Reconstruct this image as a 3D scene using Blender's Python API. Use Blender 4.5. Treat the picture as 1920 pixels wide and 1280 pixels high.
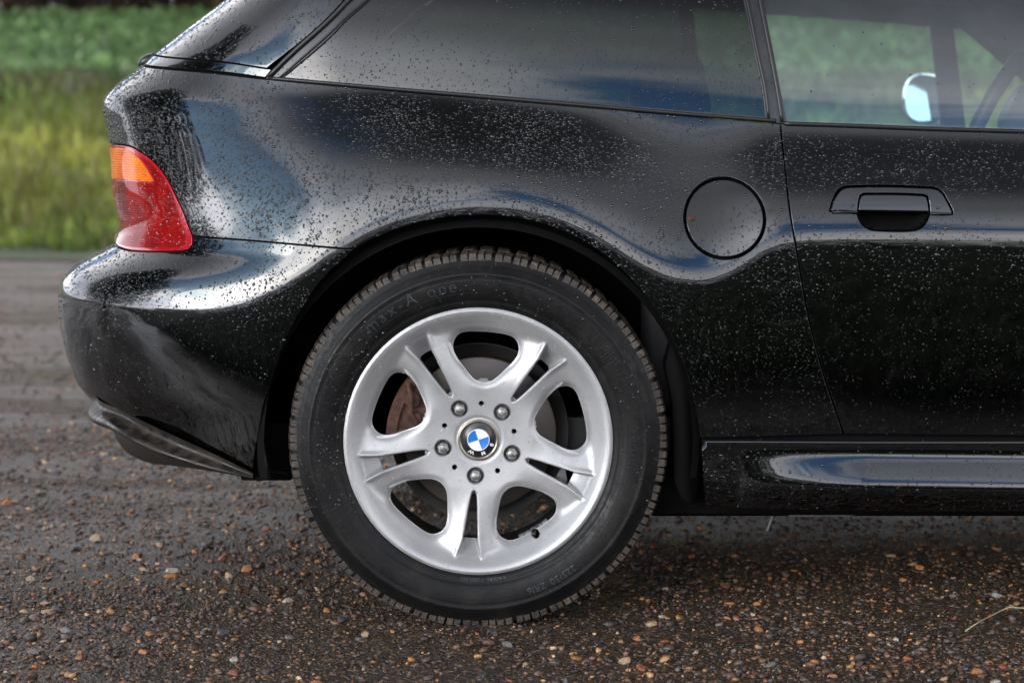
import bpy, bmesh, math, random
import numpy as np
from math import radians, sin, cos, tan, pi, atan2, hypot
from mathutils import Vector, Matrix
from mathutils.geometry import delaunay_2d_cdt

random.seed(7); rng = np.random.default_rng(11)
for o in list(bpy.data.objects): bpy.data.objects.remove(o)
sc = bpy.context.scene
COL = sc.collection

# ------------------------------------------------------------------ camera
D, FPX, TILT, HC = 3.5, 3955.0, radians(5.85), 0.837
cam = bpy.data.cameras.new('camera'); camo = bpy.data.objects.new('camera', cam); COL.objects.link(camo)
cam.sensor_width = 36; cam.lens = FPX/1920*36; cam.clip_start = 0.1; cam.clip_end = 2000
camo.location = (0, -D, HC); camo.rotation_euler = (pi/2-TILT, 0, 0)
cam.dof.use_dof = True; cam.dof.focus_distance = 3.52; cam.dof.aperture_fstop = 4.2; cam.dof.aperture_blades = 9
sc.camera = camo
CT_, ST_ = cos(TILT), sin(TILT)
def W(px, py, Y):
    """pixel of the 1920x1280 photograph -> point on the vertical plane y=Y"""
    a = (px-960)/FPX; b = (640-py)/FPX
    dy = CT_ + b*ST_; dz = -ST_ + b*CT_
    k = (Y+D)/dy
    return np.array([a*k, Y, HC+dz*k])
def proj(P):
    P = np.asarray(P, float); v = P-np.array([0, -D, HC])
    dep = v[..., 1]*CT_ - v[..., 2]*ST_; up = v[..., 1]*ST_ + v[..., 2]*CT_
    return 960+FPX*v[..., 0]/dep, 640-FPX*up/dep

# ------------------------------------------------------------------ light
SUN_EL, SUN_AZ = radians(15), radians(229)      # azimuth measured clockwise from +Y (north): behind the camera, to the left
sund = Vector((sin(SUN_AZ)*cos(SUN_EL), cos(SUN_AZ)*cos(SUN_EL), sin(SUN_EL)))
world = bpy.data.worlds.new('World'); sc.world = world; world.use_nodes = True
nt = world.node_tree; nt.nodes.clear()
def N(t, k, **kw):
    n = t.nodes.new(k)
    for a, b in kw.items():
        if a.startswith('i_'):
            key = a[2:]; key = int(key) if key.isdigit() else key.replace('_', ' ')
            n.inputs[key].default_value = b
        else: setattr(n, a, b)
    return n
def L(t, a, b): t.links.new(a, b)
def ramp(t, fac, stops, interp='LINEAR'):
    r = N(t, 'ShaderNodeValToRGB'); r.color_ramp.interpolation = interp
    e = r.color_ramp.elements
    while len(e) > 1: e.remove(e[-1])
    for i, (p, c) in enumerate(stops):
        if not hasattr(c, '__len__'): c = (c, c, c)
        x = e[0] if i == 0 else e.new(p)
        x.position = p; x.color = (*c[:3], 1)
    L(t, fac, r.inputs[0]); return r.outputs[0]
def mth(t, op, a, b=None, c=None, clamp=False):
    n = N(t, 'ShaderNodeMath', operation=op); n.use_clamp = clamp
    for i, v in enumerate((a, b, c)):
        if v is None: continue
        if isinstance(v, (int, float)): n.inputs[i].default_value = v
        else: L(t, v, n.inputs[i])
    return n.outputs[0]
def mixc(t, fac, a, b, blend='MIX'):
    n = N(t, 'ShaderNodeMix', data_type='RGBA', blend_type=blend)
    for s, v in ((n.inputs[0], fac), (n.inputs[6], a), (n.inputs[7], b)):
        if isinstance(v, (int, float)): s.default_value = v if s == n.inputs[0] else (v, v, v, 1)
        elif isinstance(v, tuple): s.default_value = (*v[:3], 1)
        else: L(t, v, s)
    return n.outputs[2]
sky = N(nt, 'ShaderNodeTexSky', sky_type='NISHITA', sun_disc=False)
sky.sun_elevation = SUN_EL; sky.sun_rotation = SUN_AZ; sky.air_density = 1.0; sky.dust_density = 1.5
geo = N(nt, 'ShaderNodeTexCoord')
sep = N(nt, 'ShaderNodeSeparateXYZ'); L(nt, geo.outputs['Generated'], sep.inputs[0])
zc = mth(nt, 'MAXIMUM', sep.outputs[2], 0.0)
den = mth(nt, 'ADD', zc, 0.16)
cx = mth(nt, 'DIVIDE', sep.outputs[0], den); cy = mth(nt, 'DIVIDE', sep.outputs[1], den)
comb = N(nt, 'ShaderNodeCombineXYZ'); L(nt, cx, comb.inputs[0]); L(nt, cy, comb.inputs[1])
n1 = N(nt, 'ShaderNodeTexNoise', i_Scale=0.75, i_Detail=5.0, i_Roughness=0.50, i_Distortion=0.3)
mp1 = N(nt, 'ShaderNodeMapping'); mp1.inputs['Location'].default_value = (-0.60, 0.0, 0); L(nt, comb.outputs[0], mp1.inputs[0]); L(nt, mp1.outputs[0], n1.inputs['Vector'])
mp2 = N(nt, 'ShaderNodeMapping'); mp2.inputs['Location'].default_value = (4.3, 1.7, 0); L(nt, comb.outputs[0], mp2.inputs[0])
n2 = N(nt, 'ShaderNodeTexNoise', i_Scale=0.5, i_Detail=3.0, i_Roughness=0.5); L(nt, mp2.outputs[0], n2.inputs['Vector'])
cover = ramp(nt, n1.outputs['Fac'], [(0.36, 0.0), (0.47, 1.0)], 'EASE')          # broken cloud
cover = mth(nt, 'MAXIMUM', cover, ramp(nt, zc, [(0.16, 1.0), (0.30, 0.0)], 'EASE'))      # thick haze-like cloud along the horizon
# cloud brightness: bright and thin low down, darker and thicker overhead
elevb = ramp(nt, zc, [(0.0, 3.6), (0.17, 4.4), (0.42, 3.4), (0.66, 1.5), (0.86, 0.42), (1.0, 0.16)], 'EASE')
shade = ramp(nt, n2.outputs['Fac'], [(0.34, (0.62, 0.68, 0.80)), (0.5, (0.98, 1.0, 1.08)), (0.66, (1.5, 1.45, 1.40))])
cl = mixc(nt, 1.0, elevb, shade, 'MULTIPLY')
vd = N(nt, 'ShaderNodeVectorMath', operation='DOT_PRODUCT'); L(nt, geo.outputs['Generated'], vd.inputs[0]); vd.inputs[1].default_value = sund
glow = mth(nt, 'POWER', mth(nt, 'MAXIMUM', vd.outputs['Value'], 0.0), 9.0)
glow = mth(nt, 'MULTIPLY_ADD', glow, 3.0, 0.85)
cl2 = N(nt, 'ShaderNodeVectorMath', operation='SCALE'); L(nt, cl, cl2.inputs[0]); L(nt, glow, cl2.inputs['Scale'])
cl3 = N(nt, 'ShaderNodeVectorMath', operation='SCALE'); L(nt, cl2.outputs[0], cl3.inputs[0]); cl3.inputs['Scale'].default_value = 10.0
skyt = mixc(nt, 1.0, sky.outputs[0], (1.8, 3.0, 4.6), 'MULTIPLY')
colr = mixc(nt, cover, skyt, cl3.outputs[0])
bg = N(nt, 'ShaderNodeBackground'); bg.inputs[1].default_value = 0.10; L(nt, colr, bg.inputs[0])
wo = N(nt, 'ShaderNodeOutputWorld'); L(nt, bg.outputs[0], wo.inputs[0])
sl = bpy.data.lights.new('sun', 'SUN'); sl.energy = 0.7; sl.angle = radians(20); sl.color = (1.0, 0.95, 0.87)
so = bpy.data.objects.new('sun', sl); COL.objects.link(so); so.rotation_euler = (-sund).to_track_quat('-Z', 'Y').to_euler()
so.location = (-3, -5, 6)
sc.view_settings.view_transform = 'Standard'; sc.view_settings.look = 'None'
sc.view_settings.exposure = -0.50; sc.view_settings.gamma = 1; sc.view_settings.use_curve_mapping = False
sc.cycles.max_bounces = 8; sc.cycles.transparent_max_bounces = 16; sc.cycles.glossy_bounces = 5
sc.cycles.sample_clamp_indirect = 6

# ------------------------------------------------------------------ materials
def mat(name):
    m = bpy.data.materials.new(name); m.use_nodes = True
    t = m.node_tree; p = t.nodes['Principled BSDF']
    return m, t, p
def setp(p, **kw):
    names = dict(col='Base Color', met='Metallic', rough='Roughness', ior='IOR', coat='Coat Weight', coatr='Coat Roughness', coati='Coat IOR', spec='Specular IOR Level', trans='Transmission Weight', alpha='Alpha', sheen='Sheen Weight')
    for k, v in kw.items():
        p.inputs[names[k]].default_value = (*v, 1) if k == 'col' else v
def simple(name, col, rough=0.5, **kw):
    m, t, p = mat(name); setp(p, col=col, rough=rough, **kw); return m
def noise(t, scale, detail=4.0, rough=0.55, coord='Object', vec=None, dist=0.0, scl=None):
    tc = N(t, 'ShaderNodeTexCoord'); v = tc.outputs[coord]
    if scl:
        mp = N(t, 'ShaderNodeMapping'); mp.inputs['Scale'].default_value = scl; L(t, v, mp.inputs[0]); v = mp.outputs[0]
    n = N(t, 'ShaderNodeTexNoise', i_Scale=scale, i_Detail=detail, i_Roughness=rough, i_Distortion=dist); L(t, v, n.inputs['Vector'])
    return n.outputs['Fac']
def bump(t, p, h, strength=0.3, dist=0.001, sock='Normal'):
    b = N(t, 'ShaderNodeBump'); b.inputs['Strength'].default_value = strength; b.inputs['Distance'].default_value = dist
    L(t, h, b.inputs['Height']); L(t, b.outputs[0], p.inputs[sock]); return b

def paint_mat(name, dirt=False):
    m, t, p = mat(name)
    setp(p, met=1.0, rough=0.36, spec=0.2, coat=1.0, coatr=0.025, coati=1.75)
    fl = noise(t, 2600, 1.0)
    colr = ramp(t, fl, [(0.35, (0.0008, 0.0010, 0.0014)), (0.7, (0.0022, 0.0028, 0.0036))])
    film = noise(t, 6, 5, 0.6)
    cr = ramp(t, film, [(0.3, 0.015), (0.7, 0.055)])
    if dirt:
        tc = N(t, 'ShaderNodeTexCoord'); sp = N(t, 'ShaderNodeSeparateXYZ'); L(t, tc.outputs['Object'], sp.inputs[0])
        low = ramp(t, sp.outputs[2], [(0.22, 1.0), (0.44, 0.45), (0.60, 0.0)])
        rear = ramp(t, mth(t, 'MULTIPLY', sp.outputs[0], -1.0), [(0.30, 0.12), (0.62, 0.6), (0.76, 1.0)])
        n = noise(t, 9, 8, 0.72, scl=(1, 1, 1.6)); n3 = noise(t, 260, 3, 0.7)
        sm = ramp(t, n, [(0.38, 0.0), (0.68, 1.0)])
        sp2 = ramp(t, n3, [(0.50, 0.15), (0.68, 1.0)])
        dm = mth(t, 'MULTIPLY', mth(t, 'MULTIPLY', low, rear), mth(t, 'MULTIPLY', sm, sp2), clamp=True)
        dm = mth(t, 'MULTIPLY', dm, 0.18)
        colr = mixc(t, dm, colr, (0.040, 0.031, 0.024))
        L(t, mth(t, 'SUBTRACT', 1.0, mth(t, 'MULTIPLY', dm, 1.0)), p.inputs['Metallic'])
        L(t, mth(t, 'SUBTRACT', 1.0, mth(t, 'MULTIPLY', dm, 0.9)), p.inputs['Coat Weight'])
        L(t, mth(t, 'ADD', mth(t, 'MULTIPLY', dm, 0.4), 0.36), p.inputs['Roughness'])
    L(t, colr, p.inputs['Base Color']); L(t, cr, p.inputs['Coat Roughness'])
    return m
M = {}
M['paint'] = paint_mat('black_metallic_paint')
M['paint_dirty'] = paint_mat('black_paint_road_film', True)
M['black'] = simple('black_void', (0.004, 0.004, 0.004), 0.9, spec=0.1)
m, t, p = mat('black_rubber'); setp(p, col=(0.012, 0.012, 0.013), rough=0.42); bump(t, p, noise(t, 300, 3), 0.2, 0.0006); M['rubber'] = m
m, t, p = mat('satin_black_trim'); setp(p, rough=0.3)
L(t, ramp(t, noise(t, 30, 5, .6), [(0.3, (0.012, 0.013, 0.015)), (0.7, (0.03, 0.03, 0.032))]), p.inputs['Base Color']); M['trim'] = m
m, t, p = mat('black_plastic'); setp(p, rough=0.5)
L(t, ramp(t, noise(t, 14, 6, .65), [(0.35, (0.010, 0.010, 0.010)), (0.75, (0.035, 0.029, 0.024))]), p.inputs['Base Color'])
bump(t, p, noise(t, 400, 3), 0.3, 0.0005); M['plastic'] = m
m, t, p = mat('water_drop'); setp(p, col=(0.006, 0.007, 0.008), rough=0.03, ior=1.5, coat=0.6, coatr=0.01, coati=1.4); M['drop'] = m
m, t, p = mat('water_drop_clear'); setp(p, col=(0.6, 0.6, 0.62), rough=0.05, ior=1.33, alpha=0.22, coat=0.7, coatr=0.02); M['dropclear'] = m

def glass_mat(name, tint, f0=1.5, film=0.0, filmcol=(.6, .65, .7)):
    m = bpy.data.materials.new(name); m.use_nodes = True; t = m.node_tree; t.nodes.clear()
    out = N(t, 'ShaderNodeOutputMaterial')
    tr = N(t, 'ShaderNodeBsdfTransparent'); tr.inputs[0].default_value = (*tint, 1)
    gl = N(t, 'ShaderNodeBsdfGlossy'); gl.inputs['Roughness'].default_value = 0.03
    fr = N(t, 'ShaderNodeFresnel'); fr.inputs[0].default_value = f0
    base = tr.outputs[0]
    if film:
        df = N(t, 'ShaderNodeBsdfDiffuse'); df.inputs[0].default_value = (*filmcol, 1)
        mx0 = N(t, 'ShaderNodeMixShader')
        L(t, ramp(t, noise(t, 3.5, 6, 0.65), [(0.3, film*0.5), (0.7, film*1.5)]), mx0.inputs[0])
        L(t, base, mx0.inputs[1]); L(t, df.outputs[0], mx0.inputs[2]); base = mx0.outputs[0]
    mx = N(t, 'ShaderNodeMixShader'); L(t, fr.outputs[0], mx.inputs[0]); L(t, base, mx.inputs[1]); L(t, gl.outputs[0], mx.inputs[2])
    L(t, mx.outputs[0], out.inputs[0]); return m
M['glass_q'] = glass_mat('tinted_wet_glass', (0.17, 0.22, 0.215), 1.8, 0.0)
M['glass_d'] = glass_mat('door_glass', (0.80, 0.94, 0.94), 2.05, 0.05)
M['glass_w'] = glass_mat('windscreen_glass', (0.55, 0.68, 0.66), 1.6, 0.10)

m, t, p = mat('silver_alloy'); setp(p, met=0.55, coat=0.35, coatr=0.25)
L(t, ramp(t, noise(t, 12, 6, .6), [(0.3, (0.36, 0.36, 0.365)), (0.7, (0.46, 0.455, 0.455))]), p.inputs['Base Color'])
L(t, ramp(t, noise(t, 25, 5, .6), [(0.3, 0.42), (0.7, 0.54)]), p.inputs['Roughness'])
bump(t, p, noise(t, 1400, 2), 0.12, 0.0004); M['alloy'] = m
m, t, p = mat('wheel_bolt_steel'); setp(p, met=0.8, rough=0.38)
L(t, ramp(t, noise(t, 160, 4, .6), [(0.35, (0.20, 0.18, 0.16)), (0.65, (0.48, 0.48, 0.48))]), p.inputs['Base Color']); M['steel'] = m
m, t, p = mat('bolt_recess_grey'); setp(p, col=(0.26, 0.26, 0.27), met=0.6, rough=0.45); M['recess'] = m
m, t, p = mat('cap_ring_bronze'); setp(p, met=0.8, rough=0.3)
L(t, ramp(t, noise(t, 90, 4, .6), [(0.35, (0.22, 0.19, 0.14)), (0.65, (0.36, 0.32, 0.26))]), p.inputs['Base Color']); M['bronze'] = m
M['emb_black'] = simple('emblem_black', (0.008, 0.009, 0.011), 0.35, coat=0.4)
M['emb_white'] = simple('emblem_white', (0.74, 0.75, 0.76), 0.2, coat=1.0)
M['emb_blue'] = simple('emblem_blue', (0.010, 0.16, 0.52), 0.35, coat=0.4)
M['emb_letter'] = simple('emblem_letter', (0.62, 0.62, 0.63), 0.4)
m, t, p = mat('brake_disc_iron'); setp(p, met=0.7, rough=0.38)
tc = N(t, 'ShaderNodeTexCoord'); sp = N(t, 'ShaderNodeSeparateXYZ'); L(t, tc.outputs['Object'], sp.inputs[0])
rr = mth(t, 'SQRT', mth(t, 'ADD', mth(t, 'POWER', sp.outputs[0], 2.0), mth(t, 'POWER', sp.outputs[2], 2.0)))
wv = N(t, 'ShaderNodeTexNoise', noise_dimensions='1D', i_Scale=700.0, i_Detail=4.0); L(t, rr, wv.inputs['W'])
ring = ramp(t, rr, [(0.0, (0.16, 0.07, 0.045)), (0.078, (0.13, 0.055, 0.035)), (0.082, (0.12, 0.105, 0.095)), (0.130, (0.10, 0.09, 0.085)), (0.134, (0.08, 0.045, 0.03))])
L(t, mixc(t, 0.5, ring, ramp(t, wv.outputs[0], [(0.3, (0.4, 0.37, 0.34)), (0.7, (0.95, 0.93, 0.9))]), 'MULTIPLY'), p.inputs['Base Color'])
M['disc'] = m
m, t, p = mat('rusty_iron'); setp(p, rough=0.75)
L(t, ramp(t, noise(t, 60, 6, .65), [(0.3, (0.016, 0.007, 0.005)), (0.5, (0.055, 0.020, 0.012)), (0.7, (0.12, 0.050, 0.028))]), p.inputs['Base Color'])
bump(t, p, noise(t, 250, 4), 0.6, 0.002); M['rust'] = m

m, t, p = mat('tyre_rubber_wet'); setp(p, spec=0.2)
nA = noise(t, 16, 7, 0.65); nB = noise(t, 90, 4, 0.6)
L(t, ramp(t, nA, [(0.35, (0.0045, 0.0045, 0.005)), (0.58, (0.008, 0.0077, 0.0077)), (0.75, (0.020, 0.017, 0.014))]), p.inputs['Base Color'])
L(t, ramp(t, nB, [(0.3, 0.30), (0.7, 0.60)]), p.inputs['Roughness'])
tc = N(t, 'ShaderNodeTexCoord'); sp = N(t, 'ShaderNodeSeparateXYZ'); L(t, tc.outputs['Object'], sp.inputs[0])
rr = mth(t, 'SQRT', mth(t, 'ADD', mth(t, 'POWER', sp.outputs[0], 2.0), mth(t, 'POWER', sp.outputs[2], 2.0)))
w1 = N(t, 'ShaderNodeTexNoise', noise_dimensions='1D', i_Scale=330.0, i_Detail=2.0); L(t, rr, w1.inputs['W'])
hh = mth(t, 'ADD', mth(t, 'MULTIPLY', w1.outputs[0], 0.6), noise(t, 320, 4, .6))
bump(t, p, hh, 0.35, 0.0012); M['tyre'] = m
m, t, p = mat('tyre_tread_muddy'); setp(p)
nA = noise(t, 22, 7, 0.7)
mc = ramp(t, nA, [(0.36, (0.013, 0.011, 0.010)), (0.54, (0.045, 0.033, 0.024)), (0.72, (0.12, 0.088, 0.062))])
L(t, mc, p.inputs['Base Color'])
L(t, ramp(t, noise(t, 60, 4), [(0.3, 0.35), (0.7, 0.75)]), p.inputs['Roughness'])
bump(t, p, noise(t, 180, 6, .7), 0.9, 0.003); M['tread'] = m
M['tyre_text'] = simple('tyre_lettering', (0.022, 0.025, 0.030), 0.34)

m, t, p = mat('mud_splashed_lip'); setp(p, spec=.3, coat=0.2, coatr=0.18)
_sp = ramp(t, noise(t, 45, 7, .75), [(.42, 0.0), (.62, 1.0)])
L(t, mixc(t, _sp, (.006, .006, .006), (.040, .029, .021)), p.inputs['Base Color']); L(t, mth(t, 'MULTIPLY_ADD', _sp, .35, .32), p.inputs['Roughness'])
L(t, mth(t, 'MULTIPLY_ADD', _sp, -.22, .22), p.inputs['Coat Weight']); M['lip'] = m
def lens_mat(name, c1, c2):
    m, t, p = mat(name); setp(p, rough=0.5, spec=0.05, coat=0.9, coatr=0.02, coati=1.38)
    L(t, ramp(t, noise(t, 14, 3, .5, scl=(1, 1, .5)), [(0.3, c1), (0.7, c2)]), p.inputs['Base Color'])
    w = N(t, 'ShaderNodeTexWave', wave_type='BANDS', bands_direction='Z', i_Scale=75.0, i_Distortion=0.0)
    tc = N(t, 'ShaderNodeTexCoord'); L(t, tc.outputs['Object'], w.inputs['Vector'])
    bump(t, p, w.outputs['Fac'], 0.5, 0.0012)
    return m
M['red'] = lens_mat('red_lens', (0.10, 0.0005, 0.001), (0.33, 0.002, 0.002))
M['red_rim'] = simple('red_lens_border', (0.34, 0.004, 0.012), 0.2, coat=1.0, coati=1.55)
M['amber'] = lens_mat('amber_lens', (0.50, 0.075, 0.002), (0.74, 0.19, 0.006))
M['inter'] = simple('interior_black', (0.018, 0.018, 0.019), 0.6)
M['seat'] = simple('seat_leather', (0.030, 0.027, 0.025), 0.5)
m, t, p = mat('grey_steering_rim'); setp(p, col=(0.07, 0.075, 0.08), rough=0.4); M['swheel'] = m
M['grey'] = simple('grey_plastic', (0.16, 0.17, 0.18), 0.45)
M['mirror'] = simple('mirror_glass', (0.9, 0.92, 0.93), 0.03, met=1.0)
M['stub'] = simple('pale_lock_pin', (0.6, 0.6, 0.62), 0.3)
M['print'] = simple('glass_print', (0.06, 0.07, 0.08), 0.5)

# ------------------------------------------------------------------ object helpers
def link(name, me, mats, parent=None, smooth=True):
    o = bpy.data.objects.new(name, me); COL.objects.link(o)
    for mm in (mats if isinstance(mats, (list, tuple)) else [mats]): me.materials.append(mm)
    if parent: o.parent = parent
    if smooth and len(me.polygons): me.polygons.foreach_set('use_smooth', np.ones(len(me.polygons), bool))
    return o
def raw(name, V, F, mats, parent=None, smooth=True, nrm=None, midx=None):
    me = bpy.data.meshes.new(name); me.from_pydata([tuple(v) for v in V], [], [tuple(int(i) for i in f) for f in F])
    o = link(name, me, mats, parent, smooth)
    if midx is not None: me.polygons.foreach_set('material_index', np.asarray(midx, np.int32))
    me.update()
    if nrm is not None: me.normals_split_custom_set_from_vertices([tuple(n) for n in nrm])
    return o
def fast_mesh(name, V, T, mats, parent=None, smooth=True, colors=None, nrm=None):
    me = bpy.data.meshes.new(name); V = np.asarray(V, np.float32); T = np.asarray(T, np.int32)
    k = T.shape[1]
    me.vertices.add(len(V)); me.vertices.foreach_set('co', V.ravel())
    me.loops.add(T.size); me.loops.foreach_set('vertex_index', T.ravel())
    me.polygons.add(len(T)); me.polygons.foreach_set('loop_start', np.arange(0, T.size, k, dtype=np.int32))
    me.update(calc_edges=True)
    if colors is not None:
        a = me.color_attributes.new('tint', 'FLOAT_COLOR', 'POINT')
        a.data.foreach_set('color', np.c_[colors, np.ones(len(colors))].astype(np.float32).ravel())
    return link(name, me, mats, parent, smooth)
def from_bm(name, bm, mats, parent=None, smooth=True):
    bmesh.ops.recalc_face_normals(bm, faces=bm.faces)
    me = bpy.data.meshes.new(name); bm.to_mesh(me); bm.free(); return link(name, me, mats, parent, smooth)
def bx(bm, c, s, rot=None, bev=0.0, seg=2):
    r = bmesh.ops.create_cube(bm, size=1); vs = r['verts']
    bmesh.ops.scale(bm, vec=s, verts=vs)
    if bev:
        es = list({e for v in vs for e in v.link_edges})
        q = bmesh.ops.bevel(bm, geom=es, offset=bev, segments=seg, affect='EDGES', profile=0.5)
        vs = [v for v in {v for f in q['faces'] for v in f.verts} | {v for v in vs if v.is_valid}]
    if rot is not None: bmesh.ops.transform(bm, matrix=rot, verts=vs)
    bmesh.ops.translate(bm, vec=c, verts=vs); return vs
def tube(bm, pts, rad, seg=10, caps=True, flat=(1, 1)):
    pts = [Vector(p) for p in pts]; rings = []
    if isinstance(rad, (int, float)): rad = [rad]*len(pts)
    up = Vector((0, 0, 1))
    for i, p in enumerate(pts):
        d = (pts[min(i+1, len(pts)-1)]-pts[max(i-1, 0)]).normalized()
        a = d.cross(up)
        if a.length < 1e-3: a = d.cross(Vector((0, 1, 0)))
        a.normalize(); b = a.cross(d).normalized()
        rings.append([bm.verts.new(p+(a*cos(2*pi*k/seg)*flat[0]+b*sin(2*pi*k/seg)*flat[1])*rad[i]) for k in range(seg)])
    for i in range(len(rings)-1):
        for k in range(seg): bm.faces.new((rings[i][k], rings[i][(k+1) % seg], rings[i+1][(k+1) % seg], rings[i+1][k]))
    if caps: bm.faces.new(rings[0]); bm.faces.new(rings[-1][::-1])
def spline(pts, step):
    """Catmull-Rom through 2D/3D points, resampled"""
    P = [np.array(p, float) for p in pts]
    if len(P) == 2:
        n = max(1, int(np.linalg.norm(P[1]-P[0])/step)); return [P[0]+(P[1]-P[0])*k/n for k in range(n)]+[P[1]]
    out = []
    for i in range(len(P)-1):
        p0 = P[i-1] if i else 2*P[0]-P[1]; p1, p2 = P[i], P[i+1]; p3 = P[i+2] if i+2 < len(P) else 2*P[-1]-P[-2]
        n = max(1, int(np.linalg.norm(p2-p1)/step))
        for k in range(n):
            s = k/n
            out.append(0.5*((2*p1)+(-p0+p2)*s+(2*p0-5*p1+4*p2-p3)*s*s+(-p0+3*p1-3*p2+p3)*s**3))
    out.append(P[-1]); return out
def inpoly(P, poly):
    x, y = P[:, 0], P[:, 1]; inside = np.zeros(len(P), bool); n = len(poly)
    for i in range(n):
        x1, y1 = poly[i]; x2, y2 = poly[(i+1) % n]
        if y1 == y2: continue
        c = ((y1 > y) != (y2 > y)) & (x < (x2-x1)*(y-y1)/(y2-y1)+x1)
        inside ^= c
    return inside
def dist_poly(P, poly, closed=True):
    d = np.full(len(P), 1e9); n = len(poly)
    for i in range(n if closed else n-1):
        a = np.array(poly[i]); b = np.array(poly[(i+1) % n]); ab = b-a; l2 = ab@ab
        if l2 < 1e-16: continue
        s = np.clip(((P-a)@ab)/l2, 0, 1)
        d = np.minimum(d, np.hypot(*(P-a-s[:, None]*ab).T))
    return d
def area2(poly):
    p = np.array(poly); q = np.roll(p, -1, 0); return 0.5*np.sum(p[:, 0]*q[:, 1]-q[:, 0]*p[:, 1])
def dedup(poly, eps=1e-5):
    out = []
    for p in poly:
        if not out or hypot(p[0]-out[-1][0], p[1]-out[-1][1]) > eps: out.append((float(p[0]), float(p[1])))
    if hypot(out[0][0]-out[-1][0], out[0][1]-out[-1][1]) < eps: out.pop()
    return out
def inset(poly, g):
    """move a CCW polygon inward by g"""
    p = np.array(poly); a = np.roll(p, 1, 0); b = np.roll(p, -1, 0)
    t = b-a; t /= np.maximum(np.hypot(t[:, 0], t[:, 1]), 1e-12)[:, None]
    nrm = np.c_[t[:, 1], -t[:, 0]]
    return [tuple(v) for v in p-nrm*g], nrm
def surf_normals(fn, P, sign, e=4e-4):
    a = fn(P+[e, 0])-fn(P-[e, 0]); b = fn(P+[0, e])-fn(P-[0, e])
    n = np.cross(a, b)*sign; l = np.linalg.norm(n, axis=1); l[l < 1e-14] = 1
    return n/l[:, None]
ROWS = [(0.0007, 0.0003), (0.0011, 0.0012), (0.0011, 0.010)]
def panel(name, fn, outer, holes=(), step=0.01, gap=0.0, sign=1, mats=None, parent=None, rows=ROWS, extra=(), mask_edge=None, build=True, dense=None, mirror=None):
    """sheet over a 2D domain bent through fn, holes cut, edges rolled inwards"""
    outer = dedup(outer)
    if area2(outer) < 0: outer = outer[::-1]
    rings = [outer]
    for h in holes:
        h = dedup(h)
        if area2(h) > 0: h = h[::-1]
        rings.append(h)
    rr = []
    for r in rings:
        q, nr = inset(r, gap); rr.append((q, nr))
    o = np.array(rr[0][0]); lo = o.min(0); hi = o.max(0)
    gx = np.arange(lo[0], hi[0], step); gy = np.arange(lo[1], hi[1], step*0.866)
    G = []
    for j, y in enumerate(gy):
        G.append(np.c_[gx+(step/2 if j % 2 else 0), np.full(len(gx), y)])
    G = np.concatenate(G)
    if dense is not None: G = G[dense(G)]
    G = G[inpoly(G, rr[0][0])]
    for q, _ in rr[1:]: G = G[~inpoly(G, q)]
    for q, _ in rr: G = G[dist_poly(G, q) > step*0.45]
    if len(extra):
        E = np.array(extra); E = E[inpoly(E, rr[0][0])]
        for q, _ in rr[1:]: E = E[~inpoly(E, q)]
        for q, _ in rr: E = E[dist_poly(E, q) > step*0.3]
        # thin the grid near the extra points
        keep = np.ones(len(G), bool)
        for k in range(0, len(G), 2000):
            g = G[k:k+2000]; d = np.min((g[:, None, 0]-E[None, :, 0])**2+(g[:, None, 1]-E[None, :, 1])**2, 1); keep[k:k+2000] = d > (step*0.55)**2
        G = np.concatenate([G[keep], E])
    pts = []; edges = []; ringids = []
    for q, nr in rr:
        b = len(pts); pts += [tuple(v) for v in q]; n = len(q)
        edges += [(b+i, b+(i+1) % n) for i in range(n)]; ringids.append((b, n))
    nb = len(pts); pts += [tuple(v) for v in G]
    V2, E2, F2, ov, oe, of = delaunay_2d_cdt([Vector(v) for v in pts], edges, [], 0, 1e-7)
    V2 = np.array([tuple(v) for v in V2]); F2 = np.array([f for f in F2 if len(f) == 3])
    cen = V2[F2].mean(1); k = inpoly(cen, rr[0][0])
    for q, _ in rr[1:]: k &= ~inpoly(cen, q)
    F2 = F2[k]
    # orientation
    P3 = fn(V2); Nn = surf_normals(fn, V2, sign)
    fn_ = np.cross(P3[F2[:, 1]]-P3[F2[:, 0]], P3[F2[:, 2]]-P3[F2[:, 0]])
    flip = np.sum(fn_*Nn[F2[:, 0]], 1) < 0
    F2[flip] = F2[flip][:, ::-1]
    V = list(P3); NN = list(Nn); F = [list(f) for f in F2]
    inv = {}
    for i, l in enumerate(ov):
        for j in l: inv[j] = i
    if rows:
        for (q, nr), (b, n) in zip(rr, ringids):
            q = np.array(q); ok = [i for i in range(n) if (b+i) in inv]
            base3 = fn(q); nn = surf_normals(fn, q, sign)
            od = fn(q+nr*5e-4)-base3; od /= np.maximum(np.linalg.norm(od, axis=1), 1e-12)[:, None]
            prev = [inv[b+i] for i in ok]
            for ri, (osf, dep) in enumerate(rows):
                cur = []
                bl = (0.6, 1.0, 1.0, 1.0)[min(ri, 3)]
                for i in ok:
                    cur.append(len(V)); V.append(base3[i]+od[i]*osf-nn[i]*dep)
                    nv = nn[i]*(1-bl)+od[i]*bl; NN.append(nv/max(np.linalg.norm(nv), 1e-9))
                m_ = len(ok)
                for i in range(m_):
                    j = (i+1) % m_
                    if mask_edge is not None and mask_edge(q[ok[i]], q[ok[j]]): continue
                    f = [prev[i], prev[j], cur[j], cur[i]]
                    a = np.cross(np.array(V[f[1]])-V[f[0]], np.array(V[f[3]])-V[f[0]])
                    if a@od[ok[i]] < 0 and a@nn[ok[i]] < 0.0 or (ri > 0 and a@od[ok[i]] < 0): f = f[::-1]
                    F.append(f)
                prev = cur
    V = np.array(V); NN = np.array(NN)
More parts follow.
